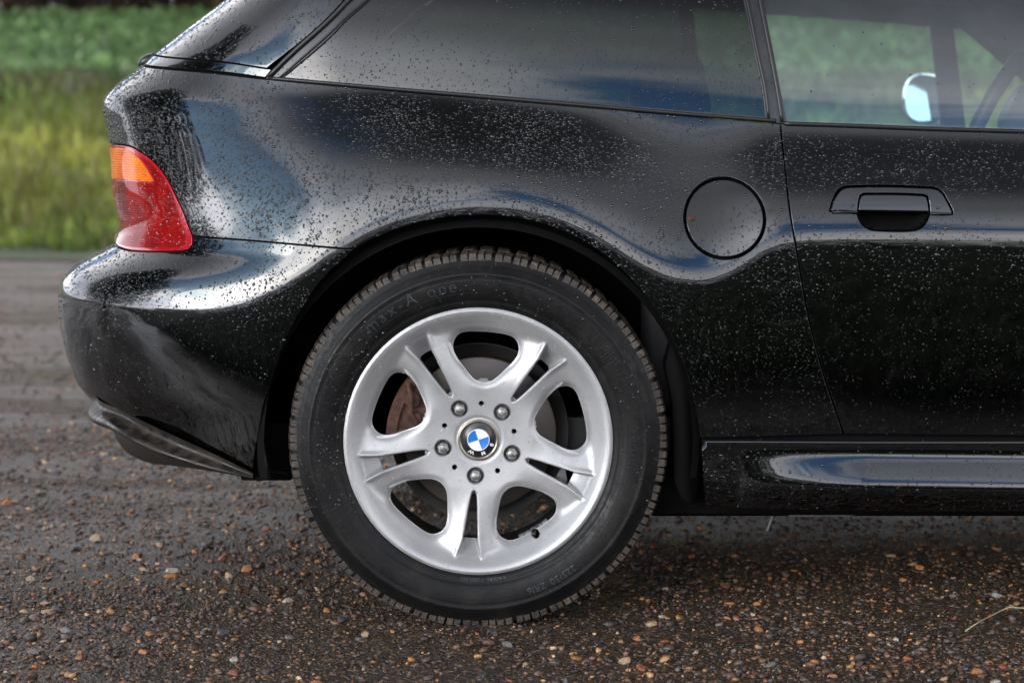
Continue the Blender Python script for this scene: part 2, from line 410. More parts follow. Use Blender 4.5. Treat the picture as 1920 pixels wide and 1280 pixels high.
    o = raw(name, V, F, mats, parent, True, NN)
    if mirror is not None:
        V2_ = V.copy(); V2_[:, 1] = 2*YM-V2_[:, 1]; N2_ = NN.copy(); N2_[:, 1] *= -1
        raw(mirror, V2_, [f[::-1] for f in F], mats, parent, True, N2_)
    return o

# ------------------------------------------------------------------ car body surface
YM = 0.80                                    # centre plane of the car
WX, _, WZ = W(897, 829, 0.0)                 # rear wheel centre
WB = 2.446
XS = W(640, 500, 0)[0]; BC = 0.40            # rear corner ellipse starts here
LC = 0.40
UEND = XS-LC*pi/2-(YM-BC)
def curve(pts, Y=0.0, axis='x'):
    """px points -> sorted (x, z) table"""
    w = np.array([W(a, b, Y) for a, b in pts]); i = np.argsort(w[:, 0]); return w[i, 0], w[i, 2]
def smooth_interp(x, xp, fp):
    """C1 cubic (monotone-free Hermite) interpolation"""
    x = np.asarray(x, float); m = np.gradient(fp, xp)
    xx = np.clip(x, xp[0], xp[-1]); i = np.clip(np.searchsorted(xp, xx)-1, 0, len(xp)-2)
    h = xp[i+1]-xp[i]; s = (xx-xp[i])/h
    r = fp[i]*(2*s**3-3*s**2+1)+h*m[i]*(s**3-2*s**2+s)+fp[i+1]*(-2*s**3+3*s**2)+h*m[i+1]*(s**3-s**2)
    return r
# line along which the side turns from facing the sky to facing the horizon
_zwx, _zwz = curve([(100, 560), (150, 562), (250, 571), (330, 575), (400, 572), (470, 552), (530, 520), (590, 484), (650, 446), (710, 414), (780, 391), (850, 378), (920, 374), (990, 381),
                    (1060, 401), (1130, 436), (1200, 482), (1260, 509), (1330, 512), (1390, 485), (1430, 456), (1480, 441), (1560, 437), (1700, 437), (1920, 440), (2300, 443), (3000, 450), (4500, 480)])
_zw_u = np.linspace(_zwx[0], _zwx[-1], 900); _z = smooth_interp(_zw_u, _zwx, _zwz)
_k = np.exp(-0.5*(np.arange(-8, 9)/3.0)**2); _k /= _k.sum(); _z = np.convolve(np.pad(_z, 8, 'edge'), _k, 'valid')
def zw(x): return np.interp(x, _zw_u, _z)
_zbx, _zbz = curve([(100, 108), (275, 124), (500, 147), (800, 174), (1100, 200), (1450, 230), (1700, 240), (1920, 247), (2400, 262), (3200, 330), (4500, 560)], 0.09)
def zb(x): return smooth_interp(x, _zbx, _zbz)
_ybx = np.array([W(a, 200, 0)[0] for a in (100, 400, 600, 900, 1300, 1920, 4400)]); _yb = np.array([0.15, 0.135, 0.12, 0.10, 0.09, 0.085, 0.12])
def yb(x): return smooth_interp(x, _ybx, _yb)
# elevation of the surface normal between the waterline (s=0) and the belt (s=1)
_s = np.linspace(0, 1, 400)
_nang = np.radians(np.interp(_s, [0, 0.10, 0.25, 0.5, 0.75, 0.9, 1.0], [7, 14, 22, 33, 38, 28, 16]))
def _mkq(a):
    q = np.concatenate([[0], np.cumsum(np.tan(np.radians(np.interp(_s, [0, 0.10, 0.25, 0.5, 0.75, 0.9, 1.0], a))))[:-1]*(_s[1]-_s[0])])
    k_ = np.convolve(np.pad(q, 6, 'reflect', reflect_type='odd'), np.ones(13)/13, 'valid'); return k_-k_[0]
_Q = _mkq([7, 14, 22, 33, 38, 28, 16]); _QL = _mkq([9, 14, 19, 27, 37, 36, 20])
_xl0, _xl1 = W(700, 400, 0)[0], W(980, 400, 0)[0]
def sidey(x, z):
    a, b = zw(x), zb(x); h = np.maximum(b-a, 0.02); s = (z-a)/h
    wl = np.clip((_xl1-x)/(_xl1-_xl0), 0, 1); wl = wl*wl*(3-2*wl); s01 = np.clip(s, 0, 1)
    q = np.interp(s01, _s, _Q)*(1-wl)+np.interp(s01, _s, _QL)*wl; q1 = _Q[-1]*(1-wl)+_QL[-1]*wl
    k = yb(x)/(h*q1); sc1 = np.clip(s, 0, 1)
    up = h*q*(1+(k-1)*sc1**2*(3-2*sc1))
    up = up+np.maximum(s-1, 0)*h*0.25
    t = np.minimum(z-a, 0)                   # below the waterline
    dn = 0.123*0.018*(1-np.exp(t/0.018))*-1+0.10*(np.abs(t)-0.10*(1-np.exp(t/0.10)))*0.9
    return np.where(z >= a, up, dn)-0.020
_sil = [(60, 330), (105, 290), (125, 262), (150, 228), (175, 199), (186, 192), (200, 191), (235, 198), (270, 206), (350, 214), (440, 222), (456, 212), (470, 185), (488, 152), (510, 128), (535, 117), (570, 116), (620, 122), (670, 135), (710, 152), (740, 178), (800, 215), (860, 260), (900, 300)]
_sz = np.array([W(b, a, BC)[2] for a, b in _sil])[::-1]; _sx = np.array([W(b+5, a, BC)[0] for a, b in _sil])[::-1]
_szu = np.linspace(_sz[0], _sz[-1], 500); _sxu = smooth_interp(_szu, _sz, _sx)
_k2 = np.exp(-0.5*(np.arange(-5, 6)/1.8)**2); _k2 /= _k2.sum(); _sxu = np.convolve(np.pad(_sxu, 5, 'edge'), _k2, 'valid')
def xe(z): return np.interp(z, _szu, _sxu)
XF = WX+WB+0.30; XFE = WX+WB+0.85              # front corner
def plan(u, xend):
    th = np.clip((XS-u)/LC, 0, pi/2); extra = np.maximum((XS-u)-LC*pi/2, 0)
    X = np.where(u > XS, u, XS-(XS-xend)*np.sin(th)); Yo = BC*(1-np.cos(th))+extra
    X = X-0.03*(1-np.exp(-(extra/0.3)**2))
    thf = np.clip((u-XF)/0.40, 0, pi/2); ef = np.maximum((u-XF)-0.40*pi/2, 0)
    X = np.where(u > XF, XF+(XFE-XF)*np.sin(thf), X); Yo = Yo+0.40*(1-np.cos(thf))+ef
    return X, Yo, np.cos(th)
def B(P):
    P = np.atleast_2d(P); u, z = P[:, 0], P[:, 1]
    X, Yo, c = plan(u, xe(z))
    y = sidey(X, z); w = 0.25+0.75*c
    return np.c_[X, Yo+y*w-0.02*(1-w), z]
# greenhouse
_gz = np.array([W(b, a, BC)[2] for a, b in [(200, 215), (125, 262), (103, 285), (50, 352), (0, 420), (-60, 500), (-120, 585)]]); _gx = np.array([W(b+5, a, BC)[0] for a, b in [(200, 215), (125, 262), (103, 285), (50, 352), (0, 420), (-60, 500), (-120, 585)]])
ZR = 1.225
def xg(z): return np.minimum(np.interp(z, _gz, _gx), XS-0.03)
_h = np.linspace(0, 0.6, 200); _to = np.concatenate([[0], np.cumsum(np.tan(np.radians(np.minimum(8+92*_h, 34))))[:-1]*(_h[1]-_h[0])])
def Gs(P, off=0.0):
    P = np.atleast_2d(P); u, z = P[:, 0], P[:, 1]
    X, Yo, c = plan(u, xg(z)); b = zb(X); w = 0.25+0.75*c
    hgt = z-b
    y = yb(X)*w+np.where(hgt > 0, np.interp(hgt, _h, _to), hgt*0.3)*(0.35+0.65*c)+off
    return np.c_[X, Yo-0.02+y, z]
def solve(px, py, fn, guess=0.05):
    Y = guess
    for _ in range(40):
        p = W(px, py, Y)
        if fn is B: xend = float(xe(p[2]))
        else: xend = float(xg(p[2]))
        if p[0] < XS:
            s = min(1.0, (XS-p[0])/(XS-xend)); u = XS-LC*math.asin(s)
        else: u = p[0]
        Yn = float(fn(np.array([[u, p[2]]]))[0, 1]); Y = 0.5*Y+0.5*min(Yn, 0.6)
    return (float(u), float(p[2]))
def pp(segs, fn, step=0.008):
    """list of splined px segments -> domain polygon; ('u',u,z) tuples pass through"""
    out = []
    for sg in segs:
        q = [solve(a[0], a[1], fn) if a[0] != 'u' else (a[1], a[2]) for a in sg]
        out += [tuple(v[:2]) for v in spline(q, step)]
    return dedup(out, 1e-4)

CAR = bpy.data.objects.new('parked_car', None); COL.objects.link(CAR); CAR.location = (0, 0, 0)
CAR['label'] = 'wet black hatchback coupe beaded with rain, silver alloy wheel, standing on the gravel'; CAR['category'] = 'car'

zpx = lambda py, Y=BC: W(200, py, Y)[2]
# --- outlines (pixels)
belt = [(1463, 232), (1300, 218), (1100, 201), (800, 175), (640, 161), (498, 148)]
belt2 = [(498, 148), (380, 135), (275, 125)]
arch_r = [(1312, 822), (1306, 780), (1290, 710), (1262, 640), (1222, 572), (1170, 510), (1105, 459), (1030, 424), (960, 408), (900, 404), (840, 408), (770, 422), (712, 443), (662, 468)]
arch_l = [(662, 468), (615, 512), (570, 572), (532, 645), (505, 725), (486, 810), (474, 888)]
shut = [(662, 468), (560, 459), (470, 451), (400, 446), (366, 443)]
dgap = [(1463, 232), (1470, 300), (1480, 390), (1495, 480), (1517, 600), (1545, 705), (1582, 815)]
lamp_out = [(204, 270), (232, 272), (262, 284), (292, 307), (318, 343), (338, 385), (352, 420), (361, 443)]
lamp_bot = [(361, 443), (361, 458), (352, 468), (338, 471)]
lamp_low = [(338, 471), (290, 472), (245, 470), (221, 463)]
uS = XS-LC*1.38
uR = XS-LC*pi/2-0.12                        # lamp wraps round the corner to here
lampA = pp([lamp_out], B); lampB = pp([lamp_bot], B); lampC = pp([lamp_low], B)
zt, zl = lampA[0][1], lampC[-1][1]
fuelc = solve(1358, 409, B); fr_ = W(1358+72, 409, 0)[0]-W(1358, 409, 0)[0]
def circ(c, r, n=64): return [(c[0]+r*cos(2*pi*k/n), c[1]+r*sin(2*pi*k/n)) for k in range(n)]
beltp = pp([belt], B); belt2p = pp([belt2], B)
zb2 = belt2p[-1][1]
body_poly = beltp+belt2p[1:]+[(XS-LC*1.45, zb2+.004), (UEND, zb2+0.004), (UEND, zl+.012)]+spline([(UEND, zl+.012), (uR, zl+.012)], .02)[1:]+[(uR, zt)]+lampA+pp([shut[::-1]], B)+pp([arch_r[::-1]], B)[1:]+pp([[(1312, 822), (1450, 819), (1582, 815)], dgap[::-1]], B)[1:]
panel('rear_quarter_panel', B, body_poly, [circ(fuelc, fr_+0.003)], 0.0075, 0.0022, -1 if False else 1, M['paint'], CAR, mirror='rear_quarter_panel')
panel('fuel_flap', B, circ(fuelc, fr_-0.002), [], 0.008, 0.0, 1, M['paint'], CAR)
zend = W(200, 740, BC)[2]
low_edge = [(474, 888), (400, 852), (300, 806), (230, 772), (180, 742)]
lowp = pp([low_edge], B)
bump_poly = pp([shut[::-1]], B)[::-1] + []
bumper_poly = lampC[::-1]+[lampB[k] for k in range(len(lampB)-1, -1, -1)]+pp([shut[::-1]], B)+pp([arch_l], B)[1:]+lowp[1:]+[(uS, zend-.002), (UEND, zend-.002), (UEND, zl), (uR, zl)]
BUMPER = panel('rear_bumper', B, bumper_poly, [], 0.0075, 0.0016, 1, M['paint_dirty'], CAR, mirror='rear_bumper')
# tail lamp: red lens in a darker border with the amber indicator in its upper corner
lamp_poly = dedup(lampA+lampB+lampC+[(uR, zl), (uR, zt)])
def Blamp(off):
    def f(P):
        q = B(P); n = surf_normals(B, np.atleast_2d(P), 1); return q+n*off
    return f
lp = lamp_poly if area2(lamp_poly) > 0 else lamp_poly[::-1]
lin, _ = inset(lp, 0.0025)
LAMP = panel('tail_light', Blamp(0.0008), lp, [], 0.008, 0.0022, 1, M['red_rim'], CAR, mirror='tail_light')
amb_in = pp([[(206, 275), (230, 279), (252, 290), (270, 308), (286, 334)], [(286, 334), (288, 340), (284, 342)], [(286, 342), (245, 338), (208, 333)]], B)
amb_poly = amb_in+[(uR+.004, amb_in[-1][1]), (uR+.004, amb_in[0][1])]
red_in = pp([[(208, 335), (245, 340), (286, 344)], [(286, 344), (291, 342), (290, 335)], [(290, 335), (275, 308), (262, 293)], [(262, 293), (275, 298), (296, 320), (318, 352), (332, 386), (344, 424), (350, 450)], [(350, 450), (349, 460), (340, 464)], [(340, 464), (290, 465), (245, 463), (222, 457)]], B)
red_poly = red_in+[(uR+.004, red_in[-1][1]), (uR+.004, red_in[0][1])]
LR = [(0.0004, 0.0003), (0.0006, 0.0025)]
for q, nm, mm in ((amb_poly, 'indicator_lens', 'amber'), (red_poly, 'red_lens', 'red')):
    o = panel(nm, Blamp(0.0024), q, [], 0.008, 0.0006, 1, M[mm], LAMP, rows=LR)
    o['label'] = 'amber indicator corner' if mm == 'amber' else 'ribbed red stop and tail lens'
# door with its handle recess
hb = [(1556, 396), (1561, 378), (1569, 360), (1580, 351), (1600, 349), (1660, 348), (1720, 350), (1752, 352), (1766, 360), (1776, 376), (1786, 396), (1786, 401)]
hl = [(1786, 401), (1765, 402), (1742, 401)]
hc = [(1742, 401), (1738, 413), (1730, 424), (1716, 431), (1690, 433), (1650, 432), (1630, 429), (1615, 418), (1607, 400)]
hr = [(1607, 400), (1580, 397), (1556, 396)]
hole_h = pp([hb, hl, hc, hr], B, 0.004)
dfront = [(2560, 270), (2566, 420), (2560, 600), (2540, 818)]
door_poly = pp([dgap, [(1582, 815), (1900, 818), (2540, 822)], dfront[::-1], [(2560, 270), (2200, 256), (1920, 247), (1700, 240), (1463, 232)]], B)
NB = 0.9
def dens(G):
    return (G[:, 0] < 1.05) | (rng.random(len(G)) < 0.10)
DOOR = panel('door', B, door_poly, [hole_h], 0.0085, 0.0024, 1, M['paint'], CAR, dense=dens)
_od = panel('door', B, door_poly, [], 0.03, 0.0018, 1, M['paint'], CAR)
for v in _od.data.vertices: v.co.y = 2*YM-v.co.y
_od.data.flip_normals()
# front wing, bonnet line, far simplified but complete
fx = solve(2560, 270, B)[0]
ax, az, ar = WX+WB, WZ, 0.365
archf = [(ax+ar*cos(a), az+ar*sin(a)) for a in np.linspace(pi+0.25, -0.25, 40)]
uF = XF+0.40*pi/2+(YM-0.40)
xs_ = np.linspace(fx, XFE-0.01, 12)
topf = [(x, float(zb(np.array(min(x, XFE))))) for x in np.linspace(uF, fx, 60)]
botz = W(2540, 822, 0)[2]
wing = [(fx, botz-0.16)]+[(archf[0][0], 0.20)]+archf[0:]+[(archf[-1][0]+0.02, 0.20), (uF, 0.20)]+topf
panel('front_wing', B, dedup(wing), [], 0.03, 0.002, 1, M['paint'], CAR, mirror='front_wing')
# sill
ytop = float(B(np.array([[0.6, W(1600, 816, 0)[2]]]))[0, 1])
zs = lambda py: W(1600, py, 0)[2]
_pz = np.linspace(zs(985), zs(819), 300)
def sill_prof(mk):
    py = np.interp(_pz, [zs(985), zs(819)], [985, 819])
    a0 = np.interp(py, [819, 821.5, 824, 828, 842, 852, 862, 893, 903, 915, 945, 985], [86, 80, 10, -6, -3, 10, 16, 10, 0, -16, -20, -34])
    a1 = np.interp(py, [819, 821.5, 824, 828, 838, 850, 858, 886, 900, 910, 945, 985], [86, 80, 6, -8, -3, 14, 22, 20, 8, -14, -20, -34])
    a = np.radians(a0*0+(np.interp(py, [819, 821.5, 824, 828, 840, 900, 945, 985], [80, 76, 6, -6, -4, -6, -20, -34])))*(1-mk)+np.radians(a1)*mk
    d = np.tan(a)*(_pz[1]-_pz[0]); y = np.cumsum(d[::-1])[::-1]*-1
    return y-y[-1]
_m = np.linspace(0, 1, 21); _tab = np.array([sill_prof(k) for k in _m])
def SILL(P):
    P = np.atleast_2d(P); x, z = P[:, 0], P[:, 1]
    x0 = W(1385, 880, 0)[0]; x1 = W(1620, 880, 0)[0]
    s = np.clip((x-x0)/(x1-x0), 0, 1); mk = s**0.55
    tilt_z = z+(np.clip(x-x0, 0, 3))*0.012            # the bright facet falls slightly to the front
    zz = np.clip(np.where(z > zs(835), z, tilt_z), _pz[0], _pz[-1])
    fi = (zz-_pz[0])/(_pz[1]-_pz[0]); i = np.clip(fi.astype(int), 0, len(_pz)-2); f = fi-i
    mi = mk*20; j = np.clip(mi.astype(int), 0, 19); g = mi-j
    y = (_tab[j, i]*(1-g)+_tab[j+1, i]*g)*(1-f)+(_tab[j, i+1]*(1-g)+_tab[j+1, i+1]*g)*f
    return np.c_[x, y+ytop-0.001, z]
sx0 = W(1314, 880, 0)[0]; sx1 = ax-ar-0.02
spl = [(sx0, zs(821)), (sx1, zs(821)), (sx1, zs(952)), (sx0+.01, zs(952))]
spoly = []
for i in range(4): spoly += [tuple(v) for v in spline([spl[i], spl[(i+1) % 4]], 0.02)][:-1]
ex = []
for py in (820, 822, 824, 828, 838, 845, 851, 857, 864, 880, 886, 893, 900, 906, 912):
    for x in np.arange(sx0+.01, sx1-.01, 0.012): ex.append((x, zs(py)))
def dens2(G): return np.ones(len(G), bool)
panel('side_sill', SILL, spoly, [], 0.01, 0.0, 1, M['paint'], CAR, rows=[(0.0006, 0.0004), (0.0009, 0.03)], extra=ex, dense=dens2, mirror='side_sill')
# dark shell behind the gaps and underneath
def Bin(P):
    q = B(P); n = surf_normals(B, np.atleast_2d(P), 1); return q-n*0.0125
shell = [(UEND, zend+.012), (uS, zend+.012)]+pp([[(195, 732), (240, 760), (310, 795), (400, 838), (474, 870)], [(474, 870), (486, 810)], [(486, 810), (498, 725), (524, 645), (563, 572), (608, 512), (655, 468), (712, 437), (770, 416), (840, 402), (900, 398), (960, 402), (1032, 418), (1109, 453), (1175, 505), (1228, 568), (1268, 636), (1296, 710), (1312, 780), (1318, 822)]], B)+[(W(1330, 950, 0)[0], zs(950)), (archf[0][0], zs(950)), ]+[(ax+(ar+.008)*cos(a), az+(ar+.008)*sin(a)) for a in np.linspace(pi+0.2, -0.2, 30)]+[(uF-.02, 0.24)]
shell += [(x, float(zb(np.array(min(x, XFE))))-0.006) for x in np.linspace(uF-.02, W(500, 148, .1)[0], 70)]+[(XS-LC*1.3, zb2-.004), (UEND, zb2-.004)]
panel('inner_shell', Bin, dedup(shell, 1e-3), [circ(solve(1672, 405, B), .085, 24)], 0.03, 0, 1, M['black'], CAR, rows=None, mirror='inner_shell')
bm = bmesh.new()                                # fuel filler neck recess and floor pan
bx(bm, (1.05, YM, 0.205), (1.9, 1.46, 0.08), bev=.03); bx(bm, (WX-0.30, YM, 0.33), (0.45, 1.0, 0.08))
bx(bm, (WX+0.02, YM, 0.42), (0.7, 1.15, 0.10))
from_bm('floor_pan', bm, M['black'], CAR, False)

# door handle: bezel with a lift flap over a dark scoop
def Boff(off):
    def f(P):
        P = np.atleast_2d(P); q = B(P); q = q.copy(); q[:, 1] -= off; return q
    return f
def flatf(base, k=0.35, off=0.0):
    zc_ = solve(1672, 378, B)[1]
    def f(P):
        P = np.atleast_2d(P); q = B(P).copy(); yc = B(np.c_[P[:, 0], np.full(len(P), zc_)])[:, 1]
        q[:, 1] = yc*k+q[:, 1]*(1-k)-off; return q
    return f
bez_o = pp([[(1558, 395), (1563, 378), (1571, 362), (1582, 353), (1600, 351), (1660, 350), (1720, 352), (1750, 354), (1764, 362), (1774, 377), (1784, 396), (1784, 400)], [(1784, 400), (1765, 400), (1744, 399)], [(1744, 399), (1742, 380), (1738, 367), (1730, 364)], [(1730, 364), (1680, 362), (1618, 362)], [(1618, 362), (1611, 366), (1608, 380), (1607, 397)], [(1607, 397), (1580, 395), (1558, 395)]], B, 0.004)
HR = [(0.0012, 0.0006), (0.0018, 0.0022), (0.0018, 0.010)]
HND = panel('door_handle', flatf(B, 0.3, 0.0035), bez_o, [], 0.005, 0.0016, 1, M['paint'], CAR, rows=HR)
flap = pp([[(1610, 394), (1611, 380), (1614, 368), (1620, 365)], [(1620, 365), (1680, 365), (1728, 367)], [(1728, 367), (1735, 369), (1739, 382), (1741, 396)], [(1741, 396), (1680, 395), (1610, 394)]], B, 0.004)
panel('handle_flap', flatf(B, 0.30, 0.0030), flap, [], 0.005, 0.0012, 1, M['paint'], HND, rows=HR)
hcen = np.array([solve(1674, 398, B)])
def scoop(P):
    P = np.atleast_2d(P); q = B(P).copy(); d = dist_poly(P, hole_h)
    q[:, 1] += np.minimum(0.045, 0.050*(1-np.exp(-d/0.008))); return q
hb2 = hole_h if area2(hole_h) > 0 else hole_h[::-1]
panel('handle_scoop', scoop, inset(hb2, -0.0005)[0], [], 0.0035, 0.0, 1, M['black'], DOOR, rows=None)
for py, x0, x1 in ((397.5, 1560, 1607), (400.5, 1743, 1783)):
    bm = bmesh.new()
    a = B(np.array([solve(x0, py, B)]))[0]; b_ = B(np.array([solve(x1, py, B)]))[0]
    tube(bm, [a-[0, .003, 0], b_-[0, .003, 0]], 0.0016, 8)
    from_bm('handle_trim', bm, M['rubber'], HND)
# fuel flap catch notch
c = B(np.array([solve(1296, 411, B)]))[0]; bm = bmesh.new()
bx(bm, c+np.array([0, .004, 0]), (0.014, 0.012, 0.010), bev=0.003); from_bm('flap_catch', bm, M['rust'], CAR)

# ------------------------------------------------------------------ greenhouse
def gp(segs, step=0.012): return pp(segs, Gs, step)
trimw = 0.0
qglass = gp([[(527, 146), (700, 162), (900, 178), (1100, 194), (1300, 211), (1437, 222)], [(1437, 222), (1430, 165), (1415, 95), (1398, 10), (1375, -90), (1362, -135)], [(1362, -135), (1200, -146), (1000, -138), (850, -112), (800, -92)], [(800, -92), (690, 0), (527, 146)]])
GR = [(0.0004, 0.0003), (0.0004, 0.004)]
QG = panel('rear_side_window', lambda P: Gs(P, 0.003), qglass, [], 0.016, 0.0, 1, M['glass_q'], CAR, rows=GR, mirror='rear_side_window')
dglass = gp([[(1473, 229), (1600, 235), (1750, 241), (1920, 246), (2200, 256), (2480, 266)], [(2480, 266), (2300, 120), (2130, 0), (1960, -105), (1900, -140)], [(1900, -140), (1650, -152), (1400, -148)], [(1400, -148), (1412, -80), (1430, 10), (1448, 100), (1462, 175), (1473, 229)]])
DG = panel('door_window', lambda P: Gs(P, 0.005), dglass, [], 0.02, 0.0, 1, M['glass_d'], CAR, rows=GR, mirror='door_window')
# seals and frames: everything of the side that is neither glass nor painted pillar
frame_out = gp([[(499, 147), (700, 166), (900, 183), (1100, 200), (1300, 217), (1463, 231)], [(1463, 231), (1700, 240), (1920, 247), (2200, 258), (2520, 270)], [(2520, 270), (2330, 120), (2160, 0), (1990, -110), (1915, -152)], [(1915, -152), (1650, -166), (1380, -164), (1200, -160), (1000, -153), (850, -128), (780, -100)], [(780, -100), (648, 8), (499, 147)]])
_pg = gp([[(530, 145), (700, 161), (900, 177), (1100, 193), (1300, 209), (1436, 220)], [(1436, 220), (1429, 165), (1414, 95), (1397, 10), (1374, -90), (1361, -133)], [(1361, -133), (1200, -144), (1000, -136), (850, -110), (802, -91)], [(802, -91), (692, 0), (530, 145)]])
_dg = gp([[(1475, 228), (1600, 234), (1750, 240), (1920, 245), (2200, 255), (2476, 265)], [(2476, 265), (2298, 122), (2128, 2), (1958, -103), (1898, -138)], [(1898, -138), (1650, -150), (1402, -146)], [(1402, -146), (1414, -80), (1432, 10), (1450, 100), (1464, 175), (1475, 228)]])
panel('window_frame', lambda P: Gs(P, -0.001), frame_out, [_pg, _dg], 0.014, 0.0005, 1, M['trim'], CAR, rows=[(0.0008, 0.0006), (0.001, 0.007)], mirror='window_frame')
def strip(name, px, fn, w, off, matn, parent=CAR, mirror=False, seg=8, flat=(1, 1)):
    q = [solve(a, b, fn) for a, b in px]; q = spline(q, 0.012); p3 = fn(np.array(q)); n3 = surf_normals(fn, np.array(q), 1)
    p3 = p3+n3*off; bm = bmesh.new(); tube(bm, list(p3), w, seg, flat=flat); o = from_bm(name, bm, M[matn], parent)
    if mirror:
        bm = bmesh.new(); p3[:, 1] = 2*YM-p3[:, 1]; tube(bm, list(p3), w, seg, flat=flat); from_bm(name, bm, M[matn], parent)
    return o
G0 = lambda P: Gs(P, -0.001)
strip('belt_seal', [(505, 147), (700, 164), (900, 181), (1100, 198), (1300, 215), (1455, 227)], G0, 0.0032, 0.001, 'rubber', mirror=True)
strip('belt_seal', [(1470, 232), (1600, 236), (1750, 242), (1920, 247), (2200, 258), (2480, 269)], G0, 0.0034, 0.001, 'rubber', mirror=True)
strip('window_seal', [(524, 147), (600, 80), (688, 0), (780, -78)], G0, 0.0018, 0.0012, 'rubber', mirror=True)
strip('window_seal', [(503, 146), (570, 82), (640, 16), (740, -68)], G0, 0.0042, 0.002, 'rubber', mirror=True)
strip('window_seal', [(1441, 222), (1434, 165), (1419, 95), (1402, 10), (1385, -60)], G0, 0.0022, 0.002, 'rubber', mirror=True)
strip('window_seal', [(1466, 229), (1458, 175), (1444, 100), (1426, 10), (1412, -60)], G0, 0.0032, 0.002, 'rubber', mirror=True)
# painted pillar with the hatch, and the narrow strip under it
P1 = gp([[(500, 128), (400, 114), (291, 102)]]); P2 = gp([[(291, 102), (297, 97)]])
zt1 = P1[-1][1]
uG = XS-LC*pi/2-(YM-BC)
ptop = ZR
pil = [(p[0], p[1]) for p in gp([[(775, -105), (640, 5), (500, 128)]])]+P1[1:]+[(XS-LC*1.45, zt1), (uG, zt1), (uG, ptop), (XS-LC*1.4, ptop), (XS-LC*.6, ptop)]+[(gp([[(775, -105), (640, 5)]])[0][0], ptop)]
# keep the windowed part of the tailgate open
hz0, hz1 = zt1+0.03, ptop-0.04
hg = [(XS-LC*1.30, hz0), (uG-.001, hz0), (uG-.001, hz1), (XS-LC*1.30, hz1)]
pil_poly = []
for i in range(len(pil)):
    a, b_ = pil[i], pil[(i+1) % len(pil)]
    pil_poly += [tuple(v) for v in spline([a, b_], 0.03)][:-1]
hgl = []
hg2 = [(XS-LC*1.32, hz0+.01), (uG+.03, hz0), (uG+.03, hz1), (XS-LC*1.32, hz1)]
for i in range(4): hgl += [tuple(v) for v in spline([hg2[i], hg2[(i+1) % 4]], 0.03)][:-1]
GM = lambda P: Gs(P, 0.0)
panel('rear_pillar', GM, pil_poly, [hgl], 0.012, 0.0012, 1, M['paint'], CAR, mirror='rear_pillar')
panel('tailgate_window', lambda P: Gs(P, 0.004), hgl, [], 0.03, -0.004, 1, M['glass_q'], CAR, rows=GR, mirror='tailgate_window')
st = gp([[(497, 145), (400, 133), (274, 121)]])+[(XS-LC*1.45, P1[-1][1]-0.022), (uG, P1[-1][1]-.022), (uG, zt1-.002), (XS-LC*1.45, zt1-.002)]+gp([[(289, 105), (400, 116), (508, 131)]])
panel('tailgate_edge', GM, dedup(st, 1e-4), [], 0.010, 0.0009, 1, M['paint'], CAR, mirror='tailgate_edge')
Gin = lambda P: Gs(P, 0.012)
stb = [(XS-LC*1.45, zb2-.02), (uG, zb2-.02), (uG, zt1+.02), (XS-LC*1.45, zt1+.02)]+gp([[(289, 95), (400, 106), (530, 125)], [(530, 125), (500, 160)], [(500, 160), (400, 146), (274, 136)]])
panel('inner_shell', Gin, dedup(stb, 1e-4), [], 0.02, 0, 1, M['black'], CAR, rows=None, mirror='inner_shell')
# roof, bonnet, windscreen as crowned skins between the two sides
def skin(name, xs, zfun, yfun, crown, mm, ny=12, thick=0.02):
    V = []; F = []
    for lay in (0, -thick):
        for x in xs:
            y0 = yfun(x); zz = zfun(x)
            for k in range(ny+1):
                s = k/ny; V.append((x, y0+(2*YM-2*y0)*s, zz+crown*(1-(2*s-1)**2)+lay))
    n = len(xs); m_ = ny+1
    for b in (0, n*m_):
        for i in range(n-1):
            for k in range(ny):
                f = (b+i*m_+k, b+(i+1)*m_+k, b+(i+1)*m_+k+1, b+i*m_+k+1); F.append(f if b == 0 else f[::-1])
    return raw(name, V, F, mm, CAR)
xr0, xr1 = XS-.03, 0.86
gy = lambda x, z: float(Gs(np.array([[x, z]]))[0, 1])
def roofz(x): return ZR-0.004-0.03*max(0, (x-0.5))**2
skin('roof', np.linspace(xr0+0.012, xr1, 20), roofz, lambda x: gy(max(x, XS), ZR), 0.055, M['paint'])
fb = 1.48
def wsz(x): s = (x-xr1)/(fb-xr1); return (roofz(xr1)-0.004)*(1-s)+(0.80)*s+0.03*sin(pi*s)
skin('windscreen', np.linspace(xr1+.01, fb, 12), wsz, lambda x: gy(x, wsz(x))+0.03, 0.05, M['glass_w'], thick=0.005)
for sgn in (0, 1):
    bm = bmesh.new(); pts = []
    for x in np.linspace(xr1-.02, fb, 8):
        y = gy(x, wsz(x))+0.012; pts.append((x, y if not sgn else 2*YM-y, wsz(x)))
    tube(bm, pts, 0.035, 10, flat=(0.9, 1)); from_bm('windscreen_pillar', bm, M['paint'], CAR)
skin('bonnet', np.linspace(fb-.02, XFE-.005, 30), lambda x: float(zb(np.array(min(x, XFE))))+0.0, lambda x: float(B(np.array([[x if x < XF else XF+0.40*math.asin(min(1, (x-XF)/(XFE-XF))), float(zb(np.array(x)))-.001]]))[0, 1])+.001, 0.05, M['paint'])
skin('cowl', [fb-.10, fb], lambda x: float(zb(np.array(x)))-.004, lambda x: gy(x, .8)+.01, 0.045, M['trim'])
# rear boot ledge between tailgate and bumper sides
bm = bmesh.new(); bx(bm, (WX+0.44, YM, 0.62), (0.04, 0.95, 0.36)); from_bm('bulkhead', bm, M['inter'], CAR, False)

